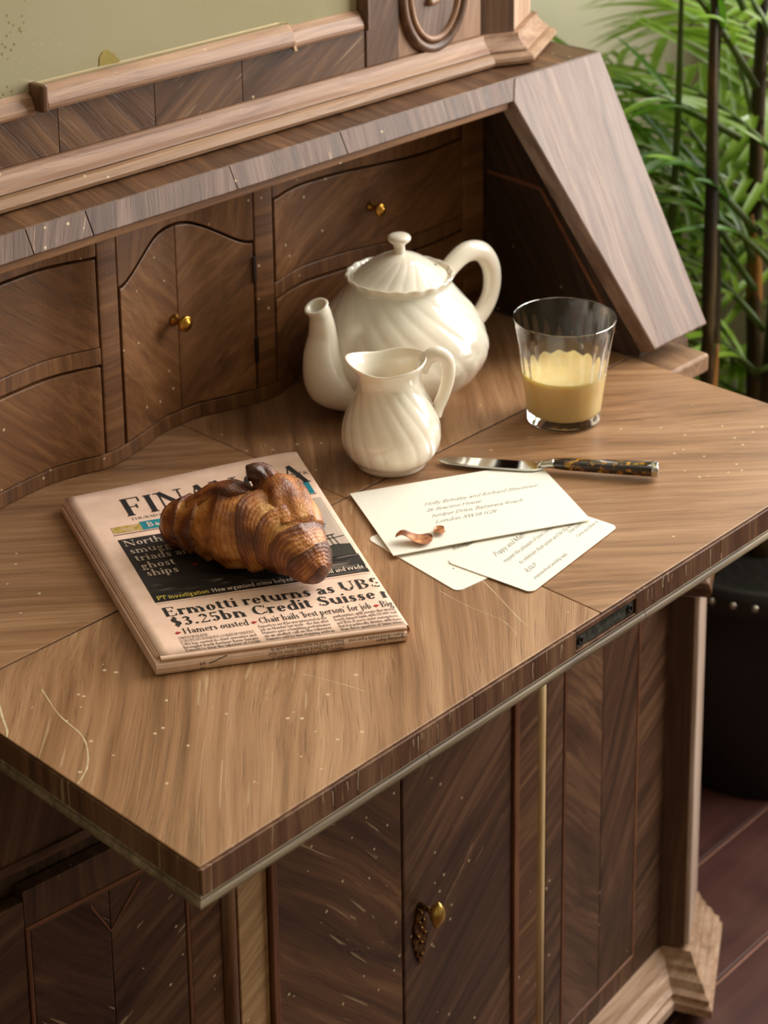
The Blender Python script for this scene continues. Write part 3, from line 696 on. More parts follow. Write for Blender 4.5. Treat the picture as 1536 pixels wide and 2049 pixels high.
    g('2', .58, ('a',.28,.7,.2,.26,-10,170), ('e',.47,.64,.08,.04), ('h',.06,.5,.03), ('h',.06,.5,.06), ('n',.5,.02,.2))
    g('3', .56, ('a',.26,.73,.19,.22,-90,150), ('a',.26,.27,.22,.27,-150,90), ('h',.18,.28,.52))
    g('4', .6, ('v',.4,0,.96), ('e',.4,.96,.05,.3), ('h',.05,.56,.28), ('s',.4,0))
    g('5', .56, ('a',.26,.3,.22,.3,-150,130), ('n',.12,.5,.95), ('h',.12,.48,.95), ('h',.12,.46,.9))
    g('6', .6, ('a',.3,.3,.22,.3,0,360), ('a',.42,.34,.36,.6,95,180)); g('7', .56, ('h',.06,.5,.93), ('d',.48,.93,.2,0))
    g('8', .6, ('a',.3,.72,.19,.22,0,360), ('a',.3,.26,.22,.26,0,360)); g('9', .6, ('a',.28,.65,.21,.28,0,360), ('a',.16,.6,.34,.58,-80,0))
    g('$', .62, ('a',.33,.72,.2,.22,40,255), ('a',.34,.28,.22,.24,-140,90), ('d',.2,.62,.48,.4), ('n',.29,-.12,1.1), ('n',.37,-.12,1.1))
    g('.', .28, ('c',.13,.07,.085)); g(',', .28, ('c',.13,.07,.08), ('e',.17,.06,.09,-.14)); g("'", .22, ('c',.11,.92,.07), ('e',.14,.92,.08,.76))
    g('-', .4, ('h',.06,.34,.32)); g(' ', .28); g(':', .28, ('c',.13,.07,.08), ('c',.13,.55,.08)); g('/', .4, ('e',.05,-.05,.35,1))
glyphs()
def text2d(txt, T=.15, t=.045, serif=True, track=0., shear=0., bold=1.):
    """polygons of a line of text in cap-height units, and its width"""
    polys = []; x = 0
    def quad(ax, ay, bx, by, w):
        d = V((bx-ax, by-ay)); 
        if d.length < 1e-6: return
        d.normalize(); n = V((-d.y, d.x))*w/2
        polys.append([(x+ax-n.x, ay-n.y), (x+bx-n.x, by-n.y), (x+bx+n.x, by+n.y), (x+ax+n.x, ay+n.y)])
    for ch in txt:
        w, pr = GL.get(ch, GL[' '])
        for p in pr:
            k = p[0]
            if k == 'v': quad(p[1], p[2], p[1], p[3], T)
            elif k == 'n': quad(p[1], p[2], p[1], p[3], max(t, T*.3) if serif else T)
            elif k == 'h': quad(p[1], p[3], p[2], p[3], t)
            elif k == 's' and serif: quad(p[1]-.13, p[2]+(t/2 if p[2] < .1 else -t/2), p[1]+.13, p[2]+(t/2 if p[2] < .1 else -t/2), t)
            elif k == 'd': quad(p[1], p[2], p[3], p[4], T)
            elif k == 'e': quad(p[1], p[2], p[3], p[4], t*1.1)
            elif k == 'c':
                polys.append([(x+p[1]+p[3]*cos(2*pi*i/8), p[2]+p[3]*sin(2*pi*i/8)) for i in range(8)])
            elif k == 'a':
                cx, cy, rx, ry, a0, a1 = p[1:]; n = max(4, int(abs(a1-a0)/22)); pi_, po = [], []
                for i in range(n+1):
                    a = rad(a0+(a1-a0)*i/n); th = (t+(T-t)*abs(cos(a)))
                    po.append((x+cx+rx*cos(a), cy+ry*sin(a))); pi_.append((x+cx+max(.01, rx-th)*cos(a), cy+max(.01, ry-th*.9)*sin(a)))
                for i in range(n): polys.append([po[i], po[i+1], pi_[i+1], pi_[i]])
        x += w+track
    if shear: polys = [[(a+b*shear, b) for a, b in q] for q in polys]
    return polys, x
def surf_mesh(name, polys, fmap, mat, parent, lift=0.):
    vs = []; fs = []
    for q in polys:
        i = len(vs); vs += [fmap(a, b) for a, b in q]; fs.append(tuple(range(i, i+len(q))))
    me = bpy.data.meshes.new(name); me.from_pydata([tuple(v) for v in vs], [], fs); me.update()
    return link(name, me, mat, parent)

# ================================================================== NEWSPAPER
def newspaper():
    org = V((-.16, .26, .78))
    NP = thing('newspaper', org, 'folded salmon pink newspaper lying under the croissant', 'newspaper')
    TL = V((-.1777, .4427, .791)); BL = V((-.2849, .1874, .7945)); BR = V((-.1291, .086, .793)); TR = V((.0108, .3539, .795))
    def Sf(u, v, lift=0.):
        p = BL*(1-u)*(1-v)+BR*u*(1-v)+TR*u*v+TL*(1-u)*v
        z = .0012*sin(u*5+v*3)*v + .003*max(0, v-.7)*sin(pi*min(1, max(0, u)))*2
        if u > .96: z -= .5*(u-.96)**2
        return V((p.x, p.y, p.z+z+lift))-org
    s = NT('salmon_newsprint'); v = s.coord()
    c = s.ramp(s.noise(v, 60, 5), [(.3, S(226, 190, 166)), (.7, S(240, 206, 184))])
    s.bump(s.noise(v, 45, 4), .12, .003); pink = s.set(Base_Color=c, Roughness=.75)
    # top sheet: slightly overhangs, rolls over the right fold
    us = [i/24 for i in range(25)]; vs_ = [i/24 for i in range(25)]
    def sheet(name, z, du0, du1, dv0, dv1, th, roll=0., mat=pink):
        pts = []; fs = []; cols = []
        for u in us: cols.append((du0+u*(1-du0+du1), 0, 0))
        if roll: cols += [(1+du1, roll*(1-cos(a))*-1, roll*.55*sin(a)) for a in (.5, 1., 1.57, 2.2, 2.8)]
        rows = [dv0+q*(1-dv0+dv1) for q in vs_]; nr = len(rows); nc = len(cols)
        ex = (BR-BL).normalized()
        for layer in (0, 1):
            for q in rows:
                for (u, dz, dxx) in cols:
                    p = Sf(u, q, z+dz-(th if layer else 0)*(1 if not dz else -.2)); p = p+V((ex.x, ex.y, 0))*dxx; pts.append(p)
        N = nr*nc
        for i in range(nr-1):
            for j in range(nc-1):
                a = i*nc+j; fs.append((a, a+1, a+nc+1, a+nc)); fs.append((N+a, N+a+nc, N+a+nc+1, N+a+1))
        for j in range(nc-1): fs.append((j, N+j, N+j+1, j+1)); b = (nr-1)*nc+j; fs.append((b, b+1, N+b+1, N+b))
        for i in range(nr-1): a = i*nc; fs.append((a, a+nc, N+a+nc, N+a)); b = a+nc-1; fs.append((b, N+b, N+b+nc, b+nc))
        return mesh(name, pts, fs, mat, NP, smooth=bool(roll))
    sheet('top_sheet', 0, 0, 0, 0, 0, .0008, .0055)
    sheet('inner_sheet', -.0012, -.006, -.01, .010, -.004, .0011)
    sheet('inner_sheet', -.0026, -.012, -.012, .014, -.012, .0012)
    sheet('inner_sheet', -.0040, -.004, -.012, .016, -.02, .0012)
    sheet('inner_sheet', -.0054, -.016, -.012, .018, -.006, .0014)
    # lower section with a rounded front fold
    n = 28; k = [(0.0, -.0060), (-.006, -.0062), (-.012, -.0080), (-.015, -.0115), (-.0140, -.0165), (-.010, -.0193), (0.08, -.0198)]
    pts = []; fs = []
    prof = [(.98, -.0098)]+[(a, b) for a, b in k]+[(.98, -.0198)]
    for i in range(n+1):
        u = -.022+i/n*1.02
        for a, b in prof: p = Sf(u, a); p.z = max(.0002, p.z*(.0200+b)/.0200); pts.append(p)
    m = len(prof)
    for i in range(n):
        for j in range(m): fs.append((i*m+j, i*m+(j+1) % m, (i+1)*m+(j+1) % m, (i+1)*m+j))
    fs += [tuple(range(m)), tuple(range((n+1)*m-1, n*m-1, -1))]
    mesh('folded_section', pts, fs, pink, NP, bevel=0)
    # thin front lip fold joining the top sheet to the lower section
    pts = []; fs = []
    lp = [(.004, -.0006), (-.004, -.0010), (-.009, -.0024), (-.0098, -.0042), (-.004, -.0062), (.01, -.0060)]
    for i in range(n+1):
        u = i/n
        for a, b in lp: p = Sf(u, a); p.z = p.z*(.0200+b)/.0200+.0002; pts.append(p)
    m = len(lp)
    for i in range(n):
        for j in range(m-1): fs.append((i*m+j, i*m+j+1, (i+1)*m+j+1, (i+1)*m+j))
    mesh('front_fold', pts, fs, pink, NP, smooth=True)
    ink = plain('printing_ink', S(30, 25, 24), .7); grey = plain('grey_ink', S(84, 72, 66), .75)
    teal = plain('teal_ink', S(20, 128, 142), .65); red = plain('red_ink', S(170, 40, 40), .7)
    cream = plain('reversed_type', S(214, 196, 176), .7); yellow = plain('yellow_type', S(206, 184, 70), .7)
    UN = .19   # metres per u, to keep letters in proportion
    HN = .28
    def line(name, txt, u, v, cap, mat, width=None, lift=.00035, umax=1.0, cut=None, **kw):
        pl, w = text2d(txt, **kw)
        sx = cap/UN*HN/HN
        k = (width/w) if width else cap*HN/UN
        out = []
        for q in pl:
            qq = [(u+a*k, v+b*cap) for a, b in q]
            if all(a <= umax for a, b in qq) and not (cut and any(cut[0] < a < cut[1] for a, b in qq)): out.append(qq)
        return surf_mesh(name, out, lambda a, b: Sf(a, b, lift), mat, NP)
    def rect(name, u0, v0, u1, v1, mat, lift=.0002, n=16):
        q = []
        for i in range(n):
            for j in range(4):
                a0, a1 = u0+(u1-u0)*i/n, u0+(u1-u0)*(i+1)/n; b0, b1 = v0+(v1-v0)*j/4, v0+(v1-v0)*(j+1)/4
                q.append([(a0, b0), (a1, b0), (a1, b1), (a0, b1)])
        return surf_mesh(name, q, lambda a, b: Sf(a, b, lift), mat, NP)
    line('masthead', 'FINANCIA', .19, .803, .112, ink, width=.80, T=.17, umax=1.005, track=.03)
    line('dateline', 'THURSDAY 30 MARCH 2023', .198, .773, .016, grey, width=.36, T=.12); line('dateline', 'NEWSPAPER', .80, .853, .016, grey, width=.2, T=.12, umax=1.)
    # picture strip and teal banners
    s = NT('print_photo_fruit'); v = s.coord(); 
    c = s.ramp(s.noise(v, 110, 2), [(.3, S(120, 60, 40)), (.45, S(176, 150, 60)), (.6, S(206, 170, 130)), (.75, S(120, 110, 40))]); fruit = s.set(Base_Color=c, Roughness=.6)
    rect('picture_strip', .10, .708, .222, .748, fruit); rect('teal_banner', .222, .705, .50, .757, teal); rect('rule', .095, .6955, .60, .6985, ink); rect('rule', .095, .7005, .6, .7012, red)
    line('banner_text', 'Background', .245, .717, .028, cream, T=.17, t=.14, serif=False, lift=.0005)
    rect('teal_banner', .78, .735, .975, .805, teal); rect('rule', .76, .7285, .98, .7315, ink)
    line('banner_text', 'ground', .840, .757, .030, cream, width=.105, T=.17, t=.14, serif=False, lift=.0005)
    # sea photograph on the front page
    s = NT('print_photo_sea'); v = s.coord(rot=(0,0,rad(32)))
    tc = s.add('TexCoord')
    w = s.noise(s.scaled(v, (40, 190, 1)), 1, 5, .8)
    sky = S(36, 32, 31)
    sea = s.ramp(w, [(.45, S(24, 21, 20)), (.58, S(44, 40, 37)), (.70, S(120, 110, 100))])
    sx = s.add('SeparateXYZ'); s.link(s.coord(rot=(0,0,rad(33))), sx.inputs[0])
    sel = s.ramp(sx.outputs[1], [(.0, (1,1,1)), (.02, (0,0,0))])
    seam = s.set(Base_Color=sea, Roughness=.5)
    night = plain('print_photo_night', S(42, 37, 36), .5); pale = plain('print_photo_sky', S(196, 178, 162), .55); hill = plain('print_photo_hill', S(46, 44, 34), .6); blue = plain('print_photo_map', S(122, 130, 136), .6)
    rect('photo_night_sky', .10, .372, .985, .666, night, .0002); rect('photo_sea', .10, .275, .992, .375, seam, .00025)
    rect('photo_pale_sky', .72, .395, .985, .705, pale, .0004)
    surf_mesh('photo_map', [[(.865, .585), (.895, .57), (.935, .585), (.94, .64), (.91, .66), (.875, .63)], [(.885, .535), (.92, .53), (.94, .555), (.9, .57)]], lambda a, b: Sf(a, b, .0006), blue, NP)
    surf_mesh('photo_hill', [[(.80, .372), (.86, .372), (.86, .425), (.82, .40)], [(.86, .372), (.92, .372), (.92, .437), (.86, .425)], [(.92, .372), (.985, .372), (.985, .43), (.92, .437)]], lambda a, b: Sf(a, b, .0006), hill, NP)
    surf_mesh('photo_pylon', [[(.84, .463), (.91, .468), (.91, .471), (.84, .466)], [(.91, .468), (.98, .473), (.98, .476), (.91, .471)], [(.915, .43), (.919, .43), (.914, .49), (.910, .49)], [(.938, .43), (.942, .43), (.932, .49), (.928, .49)], [(.90, .485), (.945, .488), (.945, .492), (.90, .489)]], lambda a, b: Sf(a, b, .0008), ink, NP)
    surf_mesh('photo_ship', [[(.34, .405), (.42, .372), (.56, .372), (.60, .40), (.585, .45), (.50, .46), (.40, .445)]], lambda a, b: Sf(a, b, .0004), plain('print_photo_ship', S(16, 14, 15), .5), NP)
    rect('photo_mast', .325, .448, .345, .456, red, .0005, 2)
    for i, (t_, vv) in enumerate((('North Korea', .617), ('smuggling', .568), ('triads and', .520), ('ghost', .470), ('ships', .424))):
        line('photo_headline', t_, .113+.004*i, vv, .036, cream, T=.15, lift=.0006)
    line('photo_caption', 'FT investigation', .114, .284, .0215, yellow, width=.212, T=.17, t=.13, serif=False, lift=.0005)
    line('photo_caption', 'How organised crime helped', .338, .284, .0215, cream, width=.335, T=.17, t=.13, serif=False, lift=.0005)
    line('photo_caption', 'oil and evade s', .820, .290, .0215, cream, width=.175, T=.17, t=.13, serif=False, lift=.0008)
    rect('rule', .10, .2655, .99, .2665, grey, .0003)
    line('headline', 'Ermotti returns as UBS', .105, .194, .046, ink, width=.905, T=.17, umax=1.0)
    line('headline', '$3.25bn Credit Suisse r', .108, .137, .046, ink, width=.905, T=.17, umax=1.0)
    def diamond(u, v): surf_mesh('bullet', [[(u, v+.012), (u+.010, v+.0175), (u+.026, v+.012), (u+.010, v+.004)]], lambda a, b: Sf(a, b, .0004), red, NP)
    diamond(.105, .090); line('subheading', 'Hamers ousted', .138, .092, .0285, ink, width=.265, T=.13, t=.04); diamond(.412, .090)
    line('subheading', "Chair hails 'best person' for job", .445, .092, .0285, ink, width=.465, T=.13, t=.04); diamond(.918, .090); line('subheading', 'Biggest', .948, .092, .0285, ink, width=.12, T=.13, umax=1.002)
    cols = [(.105, .30, .067, ['OWEN WALKER', 'EUROPEAN BANKING CORRESPONDENT', 'UBS has ousted its chief executive and', 'brought back former boss Sergio', 'Ermotti to steer the takeover of Credit']),
            (.43, .28, .071, ['Ermotti to see if he was interested in the', 'job on Monday last week - the day after', 'Hamers gave a fumbling performance', 'on an analyst call on the takeover.', 'Hamers said he was stepping aside in']),
            (.735, .26, .071, ['authorities, will create the world', 'fourth-largest bank, with 120,000 staff', 'and $5tn of assets under management.', 'But it is politically divisive, with more', 'than three-quarters of Swiss voters'])]
    for u, w, v0, ls in cols:
        for i, t_ in enumerate(ls):
            line('body_text', t_, u, v0-.0165*i, .0125, grey if i < 2 and u < .2 else ink, width=w if not (i == 0 and u < .2) else .12, T=.13, t=.07, umax=1.0)
    # front of the lower section: a chart and upside-down type
    def front(u, w):                 # w 0..1 down the folded face
        a, b = lerpl([V((-.0065, -.0062)), V((-.0122, -.0081)), V((-.0153, -.0115)), V((-.0145, -.0160)), V((-.011, -.0190))], w)
        p = Sf(u, a-.0022); p.z = p.z*(.0200+b)/.0200; return p
    def fline(name, txt, u1, w1, cap, width, mat=ink):
        pl, wd = text2d(txt, T=.13, t=.06); k = width/wd
        surf_mesh(name, [[(u1-a*k, w1+b*cap) for a, b in q] for q in pl], lambda a, b: front(a, min(1, max(0, b))), mat, NP)
    fline('body_text', 'Hamers joined UBS from ING after 25', .735, .66, .24, .30); fline('body_text', 'years at the Dutch lender, seven as chief', .735, .36, .24, .31); fline('body_text', 'Hamers said he was stepping aside in', .735, .06, .24, .30); fline('body_text', 'shares closed nearly 4 per cent', .985, .14, .24, .23); fline('body_text', 'upcoming shares', .985, .44, .24, .12)
    fq = lambda a0, a1, b0, b1: [(a0, b0), (a1, b0), (a1, b1), (a0, b1)]
    surf_mesh('chart_rules', [fq(.19+.02*i, .21+.02*i, .35, .36) for i in range(11)]+[fq(.19+.02*i, .21+.02*i, .70, .71) for i in range(11)]+[fq(.425, .426, .05, .95)], front, grey, NP)
    pts = [(.185, .5), (.20, .44), (.215, .40), (.222, .30), (.24, .22), (.25, .12), (.262, .1)]
    surf_mesh('chart_line', [[(a, b), (c, d), (c, d+.06), (a, b+.06)] for (a, b), (c, d) in zip(pts, pts[1:])], front, ink, NP)
    fline('chart_figures', '60', .172, .40, .22, .024); fline('chart_figures', '80', .172, .74, .22, .024)
newspaper()

# ================================================================== CROISSANT
def croissant():
    org = V((-.158, .235, .8008))
    s = NT('croissant_crust'); v = s.coord()
    at = s.add('Attribute', attribute_name='bake')
    n = s.noise(v, 70, 5, .3); n2 = s.noise(v, 500, 3)
    f = s.math('ADD', s.math('MULTIPLY', at.outputs['Fac'], .75), s.math('SUBTRACT', s.math('MULTIPLY', n, .5), .13))
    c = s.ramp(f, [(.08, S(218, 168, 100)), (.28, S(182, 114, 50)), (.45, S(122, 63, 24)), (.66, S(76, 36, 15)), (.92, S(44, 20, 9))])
    s.bump(s.math('ADD', s.math('MULTIPLY', n2, .7), n), .5, .003)
    m = s.set(Base_Color=c, Roughness=.42, Subsurface_Weight=.04, Coat_Weight=.25, Coat_Roughness=.3)
    CR = thing('croissant', org+V((.0060, .0080, -.0057)), 'golden brown croissant with dark baked ridges on the newspaper', 'croissant')
    CSP = [V(q)-org for q in ((-.1778, .3092, .8155), (-.1636, .2809, .821), (-.1526, .2449, .8265), (-.1442, .2073, .829), (-.1455, .1780, .8240), (-.1482, .1560, .8110))]
    sp = catmull(CSP, 48)
    R = [.0165, .0220, .0280, .0318, .0290, .0240, .0185, .0105]
    N, K = len(sp), 110; vs = []; bake = []
    for i, p in enumerate(sp):
        t = i/(N-1); tan = (sp[min(i+1, N-1)]-sp[max(0, i-1)]).normalized(); side = tan.cross(V((0,0,1))).normalized(); up = side.cross(tan)
        end = min(1, max(0, min(t, 1-t)/.05)); r0 = lerpl(R, t)*(.35+.65*math.sqrt(min(1, end)))
        for j in range(K):
            a = 2*pi*j/K
            # overlapping rolled layers leaning towards the middle
            w = t+.035*sin(a+.6)+.012*sin(3*a+t*9)
            ph = (abs(w-.40)*8.4)
            lay = ph-math.floor(ph)
            step = (1-lay)**1.5*.15*(1-.3*abs(2*t-1))
            fine = .013*(.2+.8*min(1, max(0, (t-.35)*5)))*sin(ph*2*pi*6.0+2*sin(a*2)+3*mnoise.noise(V((cos(a)*1.2, sin(a)*1.2, t*6)))*2)
            nz = .07*mnoise.noise(V((cos(a)*2, sin(a)*2, t*9)))+.03*mnoise.noise(V((cos(a)*6, sin(a)*6, t*30)))
            r = r0*(.93+step+fine+nz)
            q = p+side*cos(a)*r*1.08+up*sin(a)*r
            if q.z < .0003: q.z = .0003+.0004*(1+sin(i*.9+j))*.5
            vs.append(q); up_ = .5+.5*sin(a)
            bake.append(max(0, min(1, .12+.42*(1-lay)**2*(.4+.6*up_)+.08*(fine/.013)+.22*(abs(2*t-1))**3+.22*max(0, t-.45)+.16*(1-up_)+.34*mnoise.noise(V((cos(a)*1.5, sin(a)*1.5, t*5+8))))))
    fs = [(i*K+j, i*K+(j+1) % K, (i+1)*K+(j+1) % K, (i+1)*K+j) for i in range(N-1) for j in range(K)]
    fs += [tuple(range(K-1, -1, -1)), tuple((N-1)*K+j for j in range(K))]
    def fin(name, vs, fs, bk):
        o = mesh(name, vs, fs, m, CR, smooth=True); at_ = o.data.attributes.new('bake', 'FLOAT', 'POINT')
        for i, b in enumerate(bk): at_.data[i].value = b
        return o
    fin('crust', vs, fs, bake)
    # the rolled tip standing up at the back, and the shoulder leading to it
    def horn(name, pts, radii, seed, flat=1., base=.4):
        P = catmull([V(p)-org for p in pts], 16); k = 48; vs = []; bk = []; nn = len(P)
        for i, p in enumerate(P):
            t = i/(nn-1); tan = (P[min(i+1, nn-1)]-P[max(i-1, 0)]).normalized(); sd = tan.cross(V((.3, .2, 1))).normalized(); u = sd.cross(tan); r0 = lerpl(radii, t)
            for j in range(k):
                a = 2*pi*j/k; lam = sin(a*9+2*t+seed); r = r0*(1+.03*lam+.22*mnoise.noise(V((cos(a)*1.6, sin(a)*1.6, t*3+seed))))
                vs.append(p+sd*cos(a)*r*flat+u*sin(a)*r); bk.append(max(0, min(1, base+.08*lam+.35*t+.2*mnoise.noise(V((cos(a)*2, sin(a)*2, t*4+seed))))))
        fs = [(i*k+j, i*k+(j+1) % k, (i+1)*k+(j+1) % k, (i+1)*k+j) for i in range(nn-1) for j in range(k)]+[tuple(range(k-1, -1, -1)), tuple((nn-1)*k+j for j in range(k))]
        return fin(name, vs, fs, bk)
    horn('shoulder', [(-.1400, .1880, .8360), (-.1300, .2120, .8450), (-.1285, .2300, .8520), (-.1320, .2430, .8560)], [.018, .0205, .0175, .010], 3, 1.1, .20)
    horn('curled_tip', [(-.1290, .2310, .8590), (-.1320, .2380, .8655), (-.1370, .2425, .8690), (-.1419, .2457, .8690)], [.011, .0098, .0085, .0060], 5, 1.0, .55)
    horn('rolled_layer', [(-.1690, .2830, .8370), (-.1590, .2660, .8470), (-.1510, .2520, .8520), (-.1430, .2400, .8510)], [.008, .0115, .012, .007], 9, 1.1, .35)
croissant()

# ================================================================== PORCELAIN
def porcelain():
    s = NT('cream_porcelain'); v = s.coord()
    c = s.ramp(s.noise(v, 14, 2), [(.3, S(234, 224, 206)), (.7, S(240, 231, 214))])
    return s.set(Base_Color=c, Roughness=.14, Specular_IOR_Level=.55, Coat_Weight=.6, Coat_Roughness=.04, Subsurface_Weight=.08)
PORC = porcelain()
def prof_spline(pts, n=6): return [(p.x, p.y) for p in catmull([V((a, b, 0)) for a, b in pts], n)]
def flute(nr, amp, twist, z0, z1, fade=.15):
    def f(a, z, t):
        k = (z-z0)/(z1-z0); w = max(0, min(1, min(k, 1-k)/fade)) if 0 < k < 1 else 0
        x = (nr*(a+twist*k*abs(k))/(2*pi)) % 1.
        return 1+amp*w*(math.sqrt(max(0, 1-(2*x-1)**2))-.75)
    return f
def teapot():
    T = thing('teapot', (.1874, .3901, .78), 'cream porcelain teapot with swirled flutes, lid and loop handle behind the jug', 'teapot', rotz=rad(172))
    body = [(.030, .0), (.0445, .0005), (.0455, .004), (.046, .007), (.058, .014), (.074, .028), (.0835, .044), (.0852, .056), (.0805, .072), (.0715, .088), (.0600, .102), (.0520, .1125), (.0492, .1180), (.0505, .1225), (.0518, .1250), (.0512, .1268), (.0492, .1262), (.0470, .1225), (.0465, .118), (.058, .098)]
    pf = prof_spline(body[:3], 2)+prof_spline(body[3:], 6)
    fl = flute(20, .017, 1.15, .006, .119)
    def rm(a, z, t):
        r = fl(a, z, t) if t < .86 else 1
        if z > .1195: r *= 1+.014*cos(20*a)*min(1, (z-.1195)/.004)
        return r
    lathe('body', pf, 264, PORC, T, rmod=rm)
    lid = prof_spline([(.0462, .1195), (.0470, .1222), (.0455, .1248), (.0400, .1290), (.0300, .1365), (.0200, .1425), (.0125, .1455), (.0070, .1472)], 6)
    L = lathe('lid', lid, 220, PORC, T, rmod=flute(20, .024, -.5, .122, .1470, .2))
    kp = prof_spline([(.0062, .1455), (.0058, .1500), (.0056, .1545), (.0080, .1575), (.0108, .1600), (.0112, .1628), (.0090, .1652), (.0045, .1664), (.0002, .1667)], 5)
    k = lathe('lid_knob', kp, 40, PORC); k.parent = L
    vh = lathe('steam_hole', [(.0001, 0), (.0013, 0), (.0011, .0006), (.0001, .0006)], 12, plain('steam_hole_dark', S(60, 44, 34), .8)); vh.parent = L
    a = rad(-62-172+20); vh.location = (.0345*cos(a), .0345*sin(a), .1334); vh.rotation_euler = (.35*sin(-a), .35*cos(a), 0)
    # spout along +X
    sp = catmull([(.062, 0, .026), (.085, 0, .040), (.0935, 0, .064), (.0925, 0, .088), (.0945, 0, .107), (.0985, 0, .1165)], 10)
    rr = [.024, .0245, .0185, .0135, .0108, .0106]
    vs, fs = tube('', sp, rr, 40, None, geom=True, cap=False, up=V((0,1,0)))
    n = 40; base = len(vs)-n
    c = sp[-1]; d = (sp[-1]-sp[-3]).normalized()
    r1 = [c+(V(vs[base+j])-c)*1.14+d*.0012 for j in range(n)]; r2 = [c+(V(vs[base+j])-c)*1.05+d*.0026 for j in range(n)]; r3 = [c+(V(vs[base+j])-c)*.78+d*.0018 for j in range(n)]; r4 = [c+(V(vs[base+j])-c)*.62-d*.014 for j in range(n)]
    for ring in (r1, r2, r3, r4):
        b = len(vs); vs += ring
        for j in range(n): fs.append((b-n+j, b-n+(j+1) % n, b+(j+1) % n, b+j))
    fs.append(tuple(len(vs)-n+j for j in range(n)))
    mesh('spout', vs, fs, PORC, T, smooth=True)
    h = catmull([(-.050, 0, .104), (-.064, 0, .118), (-.084, 0, .1275), (-.104, 0, .1225), (-.1165, 0, .103), (-.116, 0, .078), (-.102, 0, .058), (-.076, 0, .046)], 10)
    tube('handle', h, [.0085, .0085, .0092, .0090, .0085, .0080, .0082, .0095], 24, PORC, T, flat=1.15, up=V((0,1,0)))
teapot()
def jug():
    J = thing('milk_jug', (.0765, .2972, .78), 'small cream porcelain milk jug with swirled flutes in front of the teapot', 'jug', rotz=rad(138))
    pf = prof_spline([(.020, 0), (.0310, .0004), (.0320, .003), (.0335, .005)], 2)+prof_spline([(.0335, .005), (.041, .014), (.0447, .027), (.0430, .042), (.0370, .057), (.0300, .071), (.0272, .080), (.0282, .088), (.0312, .0955), (.0322, .0985), (.0312, .0995), (.0296, .0975), (.0266, .089), (.0255, .080), (.028, .066)], 6)
    fl = flute(18, .024, 1.0, .004, .086)
    vs = []; fs = []; n = 220; k = len(pf)
    for i, (r, z) in enumerate(pf):
        outer = i < k*.78
        for j in range(n):
            a = 2*pi*j/n; rr = r*(fl(a, z, 0) if outer else 1); zz = z
            w = max(0, (z-.074)/.025)
            da = (a+pi) % (2*pi)-pi
            rr *= 1+w*(.24*math.exp(-(da/.72)**2)-.06*math.exp(-((abs(da)-1.4)/.5)**2)+.02)
            zz += w*(.0040*math.exp(-(da/.5)**2)-.0035*math.exp(-((abs(da)-1.25)/.55)**2)+.004*math.exp(-((abs(da)-pi)/.6)**2))
            vs.append((rr*cos(a), rr*sin(a), zz))
    for i in range(k-1):
        for j in range(n): fs.append((i*n+j, i*n+(j+1) % n, (i+1)*n+(j+1) % n, (i+1)*n+j))
    fs += [tuple(range(n-1, -1, -1)), tuple((k-1)*n+j for j in range(n))]
    mesh('body', vs, fs, PORC, J, smooth=True)
    h = catmull([(-.0275, 0, .088), (-.033, 0, .0995), (-.0415, 0, .1035), (-.0500, 0, .0980), (-.0520, 0, .084), (-.0485, 0, .067), (-.0425, 0, .052), (-.0395, 0, .045)], 8)
    tube('handle', h, [.0048, .0052, .0056, .0054, .0050, .0046, .0044, .0052], 18, PORC, J, flat=1.25, up=V((0,1,0)))
jug()

